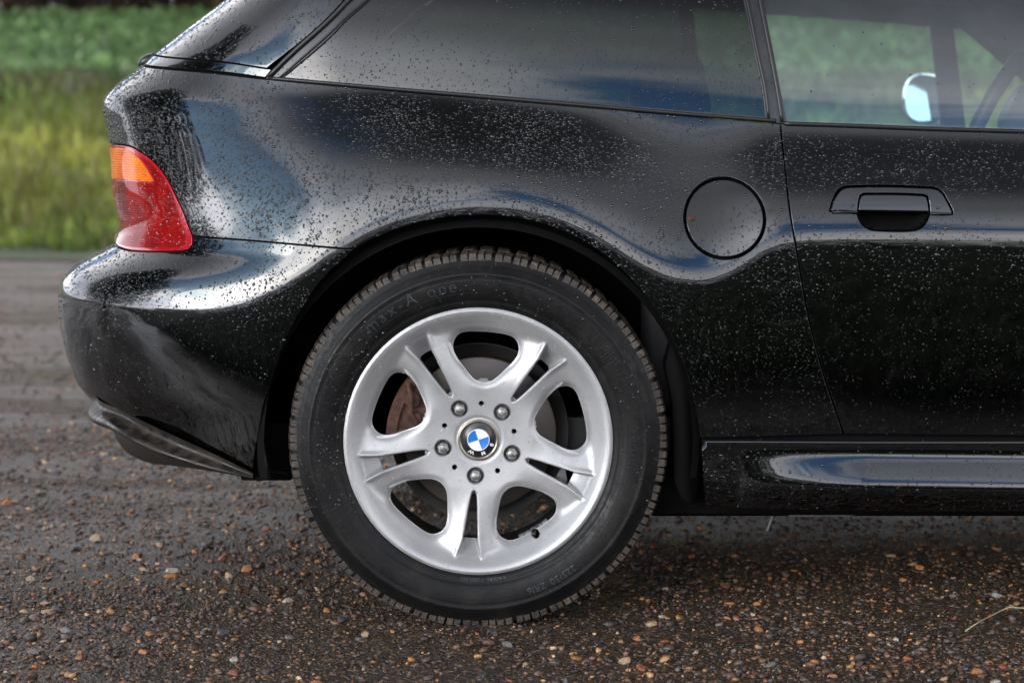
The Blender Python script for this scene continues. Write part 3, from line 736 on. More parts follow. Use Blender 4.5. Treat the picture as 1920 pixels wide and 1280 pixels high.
# interior
for yc in (0.45, 1.15):
    bm = bmesh.new()
    bx(bm, (0.66, yc, 0.40), (0.50, 0.46, 0.16), bev=0.05)
    bx(bm, (0.40, yc, 0.60), (0.14, 0.46, 0.50), Matrix.Rotation(radians(-14), 3, 'Y'), bev=0.05)
    bx(bm, (0.31, yc, 0.90), (0.09, 0.26, 0.15), Matrix.Rotation(radians(-12), 3, 'Y'), bev=0.035)
    from_bm('seat', bm, M['seat'], CAR)
bm = bmesh.new(); bx(bm, (1.32, YM, 0.66), (0.42, 1.32, 0.20), bev=0.05)
from_bm('dashboard', bm, M['inter'], CAR)
for s in (0, 1):
    y = 0.16 if not s else 2*YM-0.16
    bm = bmesh.new(); bx(bm, (0.85, y, 0.57), (1.25, 0.05, 0.46), bev=0.02); from_bm('door_card', bm, M['inter'], CAR)
bm = bmesh.new(); bx(bm, (0.85, YM, 0.30), (1.8, 1.30, 0.06)); bx(bm, (-0.12, YM, 0.70), (0.75, 0.95, 0.02)); from_bm('cabin_floor', bm, M['inter'], CAR, False)
# steering wheel: rim, spokes, hub, raked towards the driver
sc_ = W(1906, 205, 0.45); sw = []
def ring_pts(c, r, nrm, n=48):
    nrm = Vector(nrm).normalized(); a = nrm.cross(Vector((0, 1, 0))).normalized(); b_ = nrm.cross(a)
    return [Vector(c)+(a*cos(2*pi*k/n)+b_*sin(2*pi*k/n))*r for k in range(n+1)]
nrm = (-0.88, -0.10, 0.46)
bm = bmesh.new(); tube(bm, ring_pts(sc_, 0.175, nrm), 0.0155, 10, caps=False); SWH = from_bm('steering_wheel', bm, M['swheel'], CAR)
nv = Vector(nrm).normalized(); a_ = nv.cross(Vector((0, 1, 0))).normalized(); b_ = nv.cross(a_)
for ang in (0, 0.2, pi/2+.25, pi*1.5-.25):
    pass
for ang in (0.0, pi, pi*0.5):
    d = a_*cos(ang)+b_*sin(ang); bm = bmesh.new(); tube(bm, [Vector(sc_)-nv*0.02, Vector(sc_)-nv*0.015+d*0.09, Vector(sc_)+d*0.172], [0.022, 0.016, 0.011], 10); from_bm('wheel_spoke', bm, M['swheel'], SWH)
bm = bmesh.new(); tube(bm, [Vector(sc_)-nv*0.05, Vector(sc_)-nv*0.02, Vector(sc_)+nv*0.012], [0.045, 0.066, 0.045], 20); from_bm('wheel_hub', bm, M['grey'], SWH)
# far door frame bars seen through the near window
bm = bmesh.new()
p0, p1 = W(1752, -30, 1.42), W(1800, 250, 1.50); q0, q1 = W(1718, -30, 1.42), W(1766, 250, 1.50)
q1 = W(1772, 250, 1.5)
vs = [bm.verts.new(v) for v in (W(1738, -40, 1.40), W(1776, -40, 1.40), W(1812, 250, 1.47), W(1770, 250, 1.47))]
f = bm.faces.new(vs); r = bmesh.ops.extrude_face_region(bm, geom=[f]); bmesh.ops.translate(bm, vec=(0, .03, 0), verts=[e for e in r['geom'] if isinstance(e, bmesh.types.BMVert)])
from_bm('quarterlight_bar', bm, M['inter'], CAR, False)
bm = bmesh.new()
vs = [bm.verts.new(v) for v in (W(1740, -50, 1.36), W(1850, -50, 1.36), W(2000, 95, 1.36), W(2000, 190, 1.36), W(1776, 12, 1.36))]
f = bm.faces.new(vs); r = bmesh.ops.extrude_face_region(bm, geom=[f]); bmesh.ops.translate(bm, vec=(0, .04, 0), verts=[e for e in r['geom'] if isinstance(e, bmesh.types.BMVert)])
from_bm('far_pillar_lining', bm, M['inter'], CAR, False)
# door mirrors
def mirror(yc, side):
    c = W(1728, 184, 1.72) if side > 0 else None
    if side < 0: c = W(1728, 184, 1.72).copy(); c[1] = 2*YM-1.72
    bm = bmesh.new(); r = bmesh.ops.create_uvsphere(bm, u_segments=28, v_segments=16, radius=1)
    for v in r['verts']:
        x, y, z = v.co
        f = lambda t: math.copysign(abs(t)**0.72, t)
        x2, y2, z2 = f(x)*0.062, f(y)*0.075, f(z)*0.062
        if x < 0: x2 *= 0.42
        v.co = (x2, y2*side, z2)
    bmesh.ops.translate(bm, vec=c, verts=bm.verts)
    mo = from_bm('door_mirror', bm, M['paint'] if side < 0 else M['grey'], CAR)
    bm = bmesh.new(); n = 36; nn_ = Vector((-0.13, -0.97*side, 0.075)).normalized(); uu = Vector((0, 0, 1)).cross(nn_).normalized(); vv_ = nn_.cross(uu)
    cc_ = Vector(c)+Vector((-0.002, -0.079*side, -0.002)); ctr = bm.verts.new(cc_+nn_*.003); ring_ = []; back = []
    for k in range(n):
        a = 2*pi*k/n; g = lambda t: math.copysign(abs(t)**0.82, t)
        q = uu*g(cos(a))*0.052+vv_*g(sin(a))*0.055*(1+0.12*cos(a)*(-side)); ring_.append(bm.verts.new(cc_+q+nn_*.003)); back.append(bm.verts.new(cc_+q*1.12-nn_*.012))
    for k in range(n): bm.faces.new((ctr, ring_[k], ring_[(k+1) % n])); bm.faces.new((ring_[k], back[k], back[(k+1) % n], ring_[(k+1) % n]))
    from_bm('mirror_glass', bm, M['mirror'], mo, False)
    bm = bmesh.new(); bx(bm, Vector(c)+Vector((0.02, -0.10*side, -0.078)), (0.05, 0.14, 0.026), bev=0.012); from_bm('mirror_foot', bm, M['plastic'], mo)
mirror(0, 1); mirror(0, -1)
# lock pin at the sill of the far door
a = W(1626, 240, 1.44); bm = bmesh.new(); tube(bm, [a-[0, 0, .01], a+[0, 0, .012]], 0.0045, 10); from_bm('lock_pin', bm, M['stub'], CAR)
# rear wiper spindle cap on the tailgate
a = W(272, 114, 0.62); bm = bmesh.new(); r = bmesh.ops.create_uvsphere(bm, u_segments=16, v_segments=10, radius=1)
for v in r['verts']: v.co = Vector((v.co.x*0.020+v.co.x**2*0, v.co.y*0.014, v.co.z*0.011))
bmesh.ops.rotate(bm, cent=(0, 0, 0), matrix=Matrix.Rotation(radians(-28), 3, 'Y'), verts=bm.verts); bmesh.ops.translate(bm, vec=a+[.004, 0, 0], verts=bm.verts)
tube(bm, [a+[.015, 0, .006], a+[.045, 0, .004]], 0.012, 10)
from_bm('wiper_cap', bm, M['trim'], CAR)

# lower bumper lip, valance, exhaust box
def lip(pts, rad, name, mm, flat=(1, 1), seg=16):
    p3 = [W(*p) for p in pts]; p3 = spline(p3, 0.02); rr_ = np.interp(np.linspace(0, 1, len(p3)), np.linspace(0, 1, len(rad)), rad)
    bm = bmesh.new(); tube(bm, p3, list(rr_), seg, flat=flat); return from_bm(name, bm, M[mm], CAR)
def lipsurf(name, rows_, mm):
    """loft: rows of (px,py,Y) polylines, each resampled to the same count"""
    n = 60; R = []
    for r in rows_:
        q1 = r[1]; f_ = (D+q1[2])/(D+YM); r = [(960-(960-q1[0])*f_-6, 235+(q1[1]-235)*f_, YM)]+list(r[1:])
        p = [W(*q) for q in r]; s = spline(p, 0.004); idx = np.linspace(0, len(s)-1, n); R.append([np.array(s[int(i)]) for i in idx])
    V = []; F = []
    for c in range(n):
        col_ = spline([R[k][c] for k in range(len(R))], 1e9) if False else None
    # smooth across rows
    m_ = 5; RR = []
    for k in range(len(R)-1):
        for j in range(m_):
            s = j/m_; row = []
            for c in range(n):
                p0 = R[max(k-1, 0)][c]; p1 = R[k][c]; p2 = R[k+1][c]; p3 = R[min(k+2, len(R)-1)][c]
                row.append(0.5*((2*p1)+(-p0+p2)*s+(2*p0-5*p1+4*p2-p3)*s*s+(-p0+3*p1-3*p2+p3)*s**3))
            RR.append(row)
    RR.append(R[-1]); m2 = len(RR)
    for row in RR: V += list(row)
    for i in range(m2-1):
        for c in range(n-1): F.append((i*n+c, i*n+c+1, (i+1)*n+c+1, (i+1)*n+c))
    raw(name, [(v[0], 2*YM-v[1], v[2]) for v in V], [f[::-1] for f in F], M[mm], CAR)
    return raw(name, V, F, M[mm], CAR)
lipsurf('bumper_lip', [
    [(182, 738, .80), (180, 740, .45), (232, 771, .17), (300, 804, .075), (400, 850, .03), (474, 886, .012)],
    [(184, 752, .80), (183, 752, .46), (236, 783, .18), (305, 814, .085), (400, 857, .036), (474, 889, .014)],
    [(176, 762, .80), (170, 763, .45), (215, 785, .19), (295, 822, .090), (392, 862, .036), (474, 891, .014)],
    [(172, 770, .80), (166, 771, .44), (207, 795, .165), (285, 836, .072), (388, 871, .026), (474, 893, .012)],
    [(173, 777, .80), (168, 779, .44), (207, 804, .17), (283, 845, .078), (386, 878, .030), (474, 896, .014)],
    [(190, 787, .80), (186, 789, .48), (225, 812, .22), (300, 850, .12), (400, 880, .07), (474, 897, .05)],
    [(230, 790, .80), (226, 792, .55), (260, 812, .32), (330, 850, .20), (420, 880, .14), (474, 898, .10)]], 'lip')
lipsurf('rear_valance', [
    [(200, 790, .80), (212, 795, .55), (240, 806, .30), (330, 842, .17), (420, 868, .11), (540, 885, .10)],
    [(215, 815, .80), (216, 816, .55), (246, 832, .31), (330, 858, .18), (420, 878, .12), (540, 890, .11)],
    [(245, 848, .80), (243, 848, .56), (272, 858, .34), (345, 872, .20), (430, 886, .14), (545, 893, .12)],
    [(300, 868, .80), (298, 868, .62), (320, 872, .42), (380, 880, .28), (450, 890, .20), (550, 896, .18)],
    [(420, 872, .80), (420, 872, .70), (430, 874, .55), (450, 880, .42), (480, 886, .34), (560, 890, .30)]], 'plastic')
bm = bmesh.new()
for k, dx in enumerate((0, 8, 15)):
    tube(bm, [W(478+dx, 820+6*k, 0.06), W(480+dx, 860, 0.055), W(486+dx*1.1, 902-2*k, 0.05)], [0.004, 0.0065, 0.005], 8)
from_bm('arch_gaiter', bm, M['rubber'], CAR)
bm = bmesh.new(); bx(bm, W(500, 846, 0.12), (0.09, 0.02, 0.10), bev=0.005); from_bm('suspension_bracket', bm, M['black'], CAR)
# wheel arch: black liner tub and mud flap
def liner(xc, zc_, r, far, a0=-0.17, a1=pi+0.17):
    V = []; F = []; n = 40; ys = [0.004, 0.012, 0.05, 0.30]; rs = [r-.012, r+0.0, r+.012, r+.012]
    for i in range(n+1):
        a = a0+(a1-a0)*i/n
        for y, q in zip(ys, rs): V.append((xc+q*cos(a), y if not far else 2*YM-y, zc_+q*sin(a)))
    k = len(ys)
    for i in range(n):
        for j in range(k-1): F.append((i*k+j, i*k+j+1, (i+1)*k+j+1, (i+1)*k+j))
    c = len(V); V.append((xc, ys[-1] if not far else 2*YM-ys[-1], zc_))
    for i in range(n): F.append((i*k+k-1, c, (i+1)*k+k-1))
    return raw('arch_liner', V, F, M['black'], CAR, False)
for xx in (WX, WX+WB):
    for far in (0, 1): liner(xx if xx != WX else WX+0.0, WZ, 0.372, far)
V = []
fl = [(1262, 640), (1292, 705), (1305, 770), (1311, 830), (1311, 900), (1303, 946), (1280, 938), (1265, 905), (1264, 840), (1262, 760), (1248, 690)]
bm = bmesh.new(); q = [W(a, b_, 0.03) for a, b_ in fl]
f = bm.faces.new([bm.verts.new(v) for v in q]); r = bmesh.ops.extrude_face_region(bm, geom=[f]); bmesh.ops.translate(bm, vec=(0.004, .20, 0), verts=[e for e in r['geom'] if isinstance(e, bmesh.types.BMVert)])
bmesh.ops.bevel(bm, geom=[e for e in bm.edges], offset=0.003, segments=2, affect='EDGES')
from_bm('mud_flap', bm, M['black'], CAR)
# pinch rail and a hanging tab under the sill
bm = bmesh.new(); a, b2 = W(1478, 962, .10), W(1600, 963, .10); bx(bm, (a+b2)/2, (b2[0]-a[0], .012, .008), bev=.002); from_bm('jacking_rail', bm, M['grey'], CAR)
bm = bmesh.new(); a, b2 = W(1452, 958, .12), W(1438, 995, .12); tube(bm, [a, b2], 0.006, 6, flat=(1, .35)); from_bm('hanging_tab', bm, M['grey'], CAR)
bm = bmesh.new(); tube(bm, [(WX, .25, WZ+.0), (WX, 2*YM-.25, WZ+.0)], 0.035, 12); bx(bm, (WX-.0, .45, WZ-.05), (.30, .12, .06), bev=.01); from_bm('rear_axle', bm, M['plastic'], CAR)

# ------------------------------------------------------------------ wheel
RR = W(1149, 826, 0)[0]-WX
RR = (W(1149, 826, 0)[0]-W(644, 826, 0)[0])/2
WX = (W(1149, 826, 0)[0]+W(644, 826, 0)[0])/2
ROT = radians(4.7)                                   # clockwise turn of the wheel as parked
def rot2(x, y, a): return x*cos(a)+y*sin(a), -x*sin(a)+y*cos(a)     # clockwise by a
def tolocal(x, y, axis):                              # axis: clockwise angle from up
    return x*np.cos(axis)-y*np.sin(axis), x*np.sin(axis)+y*np.cos(axis)
_half = [(0, .430), (.035, .436), (.075, .456), (.115, .493), (.150, .532), (.180, .566), (.210, .602), (.234, .640), (.246, .680), (.244, .718), (.228, .755), (.200, .783), (.150, .800), (.075, .808), (0, .811)]
hole_half = spline(_half, 0.012)
big = [(a, b) for a, b in hole_half]+[(-a, b) for a, b in hole_half[::-1][1:-1]]
_gy = [.30, .385, .40, .45, .5, .65, .752, .89, .95]; _gx2 = [.004, .008, .019, .027, .033, .047, .056, .090, .104]
slot = []
for y in np.linspace(.415, .745, 16): slot.append((max(.005, float(np.interp(y, _gy, _gx2))-.003), y))
slot = [(0, .408)]+slot+[(.040, .757), (0, .760)]
slotp = [(a, b) for a, b in slot]+[(-a, b) for a, b in slot[::-1][1:-1]]
rholes = []
for k in range(5):
    a = ROT+k*2*pi/5
    rholes.append([rot2(x, y, a) for x, y in big]); rholes.append([rot2(x, y, a+pi/5) for x, y in slotp])
    c = rot2(0, .272, a+pi/5); rholes.append(circ(c, .070, 36))
    c = rot2(0, .274, a); rholes.append(circ(c, .0225, 16))
cA = rot2(0, .832, ROT+0); vx, vy = 250/585., -417/585.
rholes.append(circ((0, 0), .148, 60)); rholes.append(circ((vx, vy), .033, 20))
_br = [0, .6, .75, .80, .84, .88, .915, .945, .965, .985, 1.0]; _bd = np.array([-70, -60, -46, -38, -29.5, -19.5, -10, -3.2, -.6, 0, -2.5])
_cr = [0, .17, .25, .4, .6, .8, .9, .95, 1.0]; _cd = np.array([-31, -30.5, -29.5, -26, -21.5, -19.5, -19.5, -20, -22])
def rimh(x, y):
    r = np.hypot(x, y); bf = smooth_interp(np.minimum(r, 1), np.array(_br), _bd)
    ang = np.arctan2(x, y)-ROT-pi/5; ang = ang-np.round(ang/(2*pi/5))*(2*pi/5)
    lx = np.abs(r*np.sin(ang)); ly = r*np.cos(ang)
    g = np.interp(ly, _gy, _gx2); w = lx-g
    cr = smooth_interp(r, np.array(_cr), _cd)
    sm = lambda a, b, t: (lambda q: q*q*(3-2*q))(np.clip((t-a)/(b-a), 0, 1))
    wide = sm(.36, .62, ly)
    ww = np.maximum(w-.022, 0)
    drop = wide*(ww*38+ww**2*420)
    og = sm(.66, .84, ly); drop = drop*(1-og)+og*(58*ww)
    crest = cr-drop+(1.3*wide+3.8*sm(.62, .84, ly)*(1-sm(.86, .93, ly)))*np.exp(-((w-.010)/.022)**2)
    sp = sm(.372, .405, ly)
    wall = sm(0.004, -.020, w)*sp
    floor = np.where(ly > .70, np.minimum(bf-3, cr-4), cr-14)
    crest = crest*(1-wall)+floor*wall
    k = 8.0
    h = np.clip(.5+.5*(crest-bf)/k, 0, 1)
    H = crest*h+bf*(1-h)+k*h*(1-h)
    # dished seats around the bolts, step round the cap
    H = H-2.0*np.exp(-((r-.165)/.013)**2)
    return H
def RIMF(P):
    P = np.atleast_2d(P); x, y = P[:, 0], P[:, 1]; H = rimh(x, y)
    return np.c_[x*RR, -H/1000., y*RR]
def build_rim():
    bigs = [h for i, h in enumerate(rholes[:20]) if i % 4 == 0]
    cache = {}
    def F_(P):
        P = np.atleast_2d(P); q = RIMF(P); d = np.full(len(P), 1e9)
        for h in bigs: d = np.minimum(d, dist_poly(P, h))
        q[:, 1] += 0.0055*np.clip(1-d/.05, 0, 1)**2.0
        return q
    ex = []
    for k in range(5):
        a = ROT+pi/5+k*2*pi/5
        for ly in np.arange(.36, .97, .013):
            g = float(np.interp(ly, _gy, _gx2))
            for w in (-.024, -.016, -.010, -.004, .002, .009, .018):
                if g+w > 0.002:
                    for s in (-1, 1): ex.append(rot2(s*(g+w), ly, a))
    for h in bigs:
        hh = np.array(h if area2(h) > 0 else h[::-1])
        for off_ in (.010, .020, .031, .043):
            q_, _n = inset([tuple(v) for v in hh], -off_); ex += [tuple(v) for v in q_]
    for r in (.935, .95, .962, .973, .984, .992):
        for k in range(260): ex.append((r*cos(2*pi*k/260), r*sin(2*pi*k/260)))
    return panel('wheel', F_, circ((0, 0), 1.0, 240), rholes, 0.0125, 0.0, 1, M['alloy'], CAR, extra=ex,
                 rows=[(0.0005, 0.0004), (0.0008, 0.0016), (0.0008, 0.034)])
# (rolled rows would push the outer edge outwards; the flange sits in the bead)
WHEEL = build_rim(); WHEEL.location = (WX, 0.0, WZ)
WHEEL['label'] = 'silver alloy wheel with five pairs of spokes'
def lathe(name, prof, mm, parent, seg=96, close=False):
    V = []; F = []; n = len(prof)
    for i in range(seg):
        a = 2*pi*i/seg
        for r, y in prof: V.append((r*sin(a), y, r*cos(a)))
    for i in range(seg):
        j = (i+1) % seg
        for k in range(n-1): F.append((i*n+k, j*n+k, j*n+k+1, i*n+k+1))
    return raw(name, V, F, mm, parent)
parts = []
# barrel behind the spokes
lathe('rim_barrel', [(RR*.985, .006), (RR*.93, .012), (RR*.86, .050), (RR*.845, .16), (RR*.93, .175), (RR*.99, .185)], M['plastic'], WHEEL)
# tyre
tp = [(.222, .010), (.2265, .0035), (.230, -.0005), (.236, -.003), (.240, -.0026), (.2412, -.0042), (.250, -.0075), (.2625, -.0100), (.2745, -.0106), (.2800, -.0098), (.2812, -.0106), (.2850, -.0090), (.2862, -.0078), (.2900, -.0056), (.2960, -.0010), (.3000, .0020), (.3090, .0044),
      (.3155, .012), (.3168, .030), (.3168, .11), (.309, .18), (.300, .20), (.28, .212), (.25, .205), (.222, .185)]
TY = lathe('tyre', tp, M['tyre'], WHEEL, 160)
# tread blocks, shoulder row first
V = []; F = []
NBk = 66
rb = random.Random(3)
def blk(a0, a1, r0, r1, y0, y1, sk=0.0, tap=0.12):
    b = len(V); m = (a1-a0)*tap
    for (y, sh) in ((y0, 0), (y1, sk)):
        V.append((r0*sin(a0+sh), y, r0*cos(a0+sh))); V.append((r0*sin(a1+sh), y, r0*cos(a1+sh)))
        yy = y+(0.0035 if y == y0 else -.0025)
        rt = r1-(0.004 if y == y0 and y0 < .02 else 0)
        V.append((rt*sin(a1+sh-m), yy, rt*cos(a1+sh-m))); V.append((rt*sin(a0+sh+m), yy, rt*cos(a0+sh+m)))
    ym = y0+.016; 
    V.append((r1*sin(a1-m+sk*.3), ym, r1*cos(a1-m+sk*.3))); V.append((r1*sin(a0+m+sk*.3), ym, r1*cos(a0+m+sk*.3)))
    for f in ((0, 1, 2, 3), (3, 2, 8, 9), (9, 8, 6, 7), (5, 4, 7, 6), (1, 5, 6, 8), (1, 8, 2), (4, 0, 9, 7), (0, 3, 9)): F.append([b+i for i in f])
for k in range(NBk):
    a = 2*pi*k/NBk; wd = 2*pi/NBk; j = rb.uniform(-.04, .04)*wd; big_ = 0.86 if k % 2 else 0.74
    blk(a+j, a+wd*big_*.50+j, .300, .3196+rb.uniform(-.0006, .0004), .0022, .046, .02, .07)
    blk(a+wd*(big_*.50+.045)+j, a+wd*(big_+.06)+j, .300, .3196+rb.uniform(-.0006, .0004), .0022, .046, .02, .07)
    for (y0, y1) in ((.054, .088), (.096, .130), (.138, .190)):
        blk(a+j+wd*.1*rb.random(), a+wd*.85+j, .309, .3200, y0, y1, .015)
TR = raw('tread', V, F, M['tread'], WHEEL, False)
for sgn in ():
    pass
# raised sidewall lettering, ribs and wear marks
def text_mesh(txt, size, ext, bold=0.0):
    c = bpy.data.curves.new('t', 'FONT'); c.body = txt; c.size = size; c.extrude = ext; c.align_x = 'CENTER'; c.offset = bold; c.resolution_u = 4
    o = bpy.data.objects.new('t', c); COL.objects.link(o); bpy.context.view_layer.update()
    dg = bpy.context.evaluated_depsgraph_get(); me = bpy.data.meshes.new_from_object(o.evaluated_get(dg))
    wdt = max([v.co.x for v in me.vertices], default=0)-min([v.co.x for v in me.vertices], default=0)
    V = [tuple(v.co) for v in me.vertices]; F = [list(p.vertices) for p in me.polygons]
    bpy.data.objects.remove(o); bpy.data.curves.remove(c); bpy.data.meshes.remove(me); return V, F, wdt
def arc_text(name, txt, rad, size, a_mid, yfun, mm, parent, inward=False, ext=0.0007, track=1.12, bold=0.0, stretch=1.0):
    """letters along an arc, a = clockwise angle from up; inward: tops point to the hub"""
    glyph = [(' ', None)if ch == ' ' else (ch, text_mesh(ch, size, ext, bold)) for ch in txt]
    wid = [(size*.28 if g is None else g[2]) for _, g in glyph]; tot = sum(wid)*track+size*.09*len(wid)
    V = []; F = []; pos = -tot/2
    for (ch, g), w in zip(glyph, wid):
        step = w*track+size*.09; mid = pos+step/2; pos += step
        if g is None: continue
        sgn = -1 if inward else 1; a = a_mid+sgn*mid/rad
        gv = g[0]; cxm = (max(v[0] for v in gv)+min(v[0] for v in gv))/2; b = len(V)
        for v in gv:
            tx = (v[0]-cxm)*stretch; ty = v[1]-size*.33
            if inward: tx, ty = -tx, -ty
            r = rad+ty; aa = a+tx/rad
            V.append((r*sin(aa), yfun(r, aa)-v[2], r*cos(aa)))
        F += [[b+i for i in f] for f in g[1]]
    return raw(name, V, F, mm, parent, False)
tr_, ty_ = np.array([p[0] for p in tp[:18]]), np.array([p[1] for p in tp[:18]])
side = lambda r, a: float(np.interp(r, tr_, ty_))
arc_text('tyre_lettering', 'max-A one', .2655, .030, radians(-26), side, M['tyre_text'], TY, ext=0.0006, track=1.25)
arc_text('tyre_lettering', '225/50 ZR16', .2655, .016, radians(152), side, M['tyre_text'], TY, ext=0.0005)
arc_text('tyre_lettering', 'RADIAL TUBELESS', .2335, .0085, radians(178), side, M['tyre_text'], TY, ext=0.0004)
V = []; F = []
def rib(a, r0, r1, wa, h=.0009):
    b = len(V)
    for r in np.linspace(r0, r1, 5):
        y = side(r, a)
        for (aa, yy) in ((a-wa/r/2, y+.0003), (a, y-h), (a+wa/r/2, y+.0003)): V.append((r*sin(aa), yy, r*cos(aa)))
    for i in range(4):
        for k in range(2): F.append((b+i*3+k, b+i*3+k+1, b+(i+1)*3+k+1, b+(i+1)*3+k))
for base in (52, 84, 232, 250, 262, 118, 300):
    for k in range(9):
        a = radians(base+k*1.7+rb.uniform(-.5, .5)); rib(a, rb.uniform(.247, .262), rb.uniform(.268, .281), .0016+rb.random()*.001, .0006)
for base in (48, 56, 240): 
    a = radians(base); rib(a, .240, .276, .0018); rib(a+.05, .244, .27, .0018)
raw('sidewall_rib', V, F, M['tyre'], TY, True)['kind'] = 'stuff'
V = []; F = []
def arcring(cx_, cr_, rw, a0, a1, rad_off, amp):
    n = 60; b = len(V)
    for i in range(n+1):
        s = i/n; a = radians(a0+(a1-a0)*s); r = rad_off+amp*sin(pi*s)
        for q, yy in ((r-rw, .0002), (r, -.0006), (r+rw, .0002)): V.append((q*sin(a), side(q, a)+yy, q*cos(a)))
    for i in range(n):
        for k in range(2): F.append((b+i*3+k, b+i*3+k+1, b+(i+1)*3+k+1, b+(i+1)*3+k))
for (a0, a1, ro, am) in ((-62, -2, .252, .000), (-62, -34, .283, -.010), (2, 26, .280, -.016), (-100, -62, .254, .028), (95, 130, .254, .020), (150, 205, .256, .014), (205, 260, .252, 0)):
    arcring(0, 0, .0006, a0, a1, ro, am)
raw('sidewall_ring', V, F, M['tyre'], TY, True)['kind'] = 'stuff'
# bolts: recess cup, collar and hexagon head
rgh = lambda r: -float(rimh(np.array([0.0]), np.array([r]))[0])/1000
for k in range(5):
    x, y = rot2(0, .272, ROT+k*2*pi/5+pi/5); x *= RR; y *= RR; y0 = .0300
    bm = bmesh.new()
    def cone(bm, prof, seg=32, x=x, y=y):
        rings = [[bm.verts.new((x+r*cos(2*pi*i/seg), yy, y+r*sin(2*pi*i/seg))) for i in range(seg)] for r, yy in prof]
        for i in range(len(rings)-1):
            for j in range(seg): bm.faces.new((rings[i][j], rings[i][(j+1) % seg], rings[i+1][(j+1) % seg], rings[i+1][j]))
        bm.faces.new(rings[-1])
    RRb = .0702*RR
    cone(bm, [(RRb*1.005, y0+.008), (RRb*.99, y0+.001), (RRb*.95, y0-.0003), (RRb*.86, y0+.0012), (RRb*.80, y0+.006), (RRb*.74, y0+.010)])
    WB_ = from_bm('wheel_bolt', bm, M['recess'], WHEEL)
    bm = bmesh.new(); cone(bm, [(RRb*.66, y0+.010), (RRb*.66, y0-.0005), (RRb*.60, y0-.0035)], 6)
    cone(bm, [(RRb*.45, y0-.003), (RRb*.42, y0-.0048), (RRb*.30, y0-.0062), (RRb*.12, y0-.0068)], 20)
    bmesh.ops.bevel(bm, geom=[e for e in bm.edges if e.calc_length() > .004], offset=.0006, segments=2, affect='EDGES')
    bmesh.ops.rotate(bm, cent=(x, 0, y), matrix=Matrix.Rotation(rb.uniform(-.3, .3), 3, 'Y'), verts=bm.verts)
    from_bm('bolt_head', bm, M['steel'], WHEEL, False)
    x, y = rot2(0, .274, ROT+k*2*pi/5); x *= RR; y *= RR
    bm = bmesh.new(); cone(bm, [(.006, .050), (.002, .051)], 12, x, y); from_bm('pin_hole', bm, M['black'], WHEEL)
# centre cap: bronze ring, black band, quartered roundel, raised letters
CAP = lathe('centre_cap', [(.152*RR, .034), (.154*RR, .0285), (.148*RR, .0268), (.138*RR, .0268), (.133*RR, .0290), (.130*RR, .0292)], M['bronze'], WHEEL, 72)
V = [(0, .0278, 0)]; F = []; mi = []
for i in range(96):
    a = 2*pi*i/96
    for r, yy in ((.078, .0278), (.0815, .0275), (.0835, .0280), (.131, .0290)): V.append((r*RR*sin(a), yy, r*RR*cos(a)))
E0 = radians(-17)
for i in range(96):
    j = (i+1) % 96; p_ = 1+4*i; q_ = 1+4*j; a = (2*pi*(i+.5)/96-E0) % (2*pi); quad = int(a/(pi/2))
    F.append((0, q_, p_)); mi.append(2 if quad in (1, 3) else 1)
    for k in range(3): F.append((p_+k, q_+k, q_+k+1, p_+k+1)); mi.append((3, 3, 0)[k])
raw('emblem', V, F, [M['emb_black'], M['emb_white'], M['emb_blue'], M['emb_letter']], WHEEL, True, midx=mi)
for ch, a in (('B', 111), ('M', 160), ('W', 210)):
    arc_text('emblem_letter', ch, .1055*RR, .0092, radians(a), lambda r, a: .0286, M['emb_letter'], WHEEL, ext=.0004, bold=.00025)
hubface = lambda r, a: -float(rimh(np.array([r*sin(a)/RR]), np.array([r*cos(a)/RR]))[0])/1000
for tx, a in (('IS46', 4), ('7JX16', -64), ('BMW', -140), ('1095058', 79)):
    arc_text('cast_mark', tx, .205*RR, .0062, radians(a), hubface, M['alloy'], WHEEL, ext=.0006, inward=abs(a) > 90 and False)
# valve
bm = bmesh.new(); x, y = vx*RR, vy*RR
tube(bm, [(x-.002, .060, y), (x-.003, .030, y+.001), (x-.0035, .018, y+.001)], [.0045, .0045, .0036], 14)
from_bm('valve', bm, M['rubber'], WHEEL)
# clip-on balance weights on the inner edge
bm = bmesh.new()
V = []; F = []
for a0, n, in ((radians(143), 5), (radians(2), 7)):
    for k in range(n):
        bm = bmesh.new(); a = a0+k*.062*1.0; r = RR*.835
        bx(bm, (r*sin(a), .085, r*cos(a)), (.011, .016, .005), Matrix.Rotation(a, 3, 'Y'), bev=.001)
        from_bm('balance_weight', bm, M['grey'], WHEEL)
# copies: the far wheel and the two front wheels
def copy_tree(o, parent):
    c = o.copy(); COL.objects.link(c); c.parent = parent
    for ch in list(o.children): copy_tree(ch, c)
    return c
for x, y, fl in ((WX+WB, 0.0, 1), (WX, 2*YM, -1), (WX+WB, 2*YM, -1)):
    c = copy_tree(WHEEL, CAR); c.location = (x, y, WZ)
    c.rotation_euler = (0, 1.1, 0) if fl > 0 else (0, 0.5, pi)
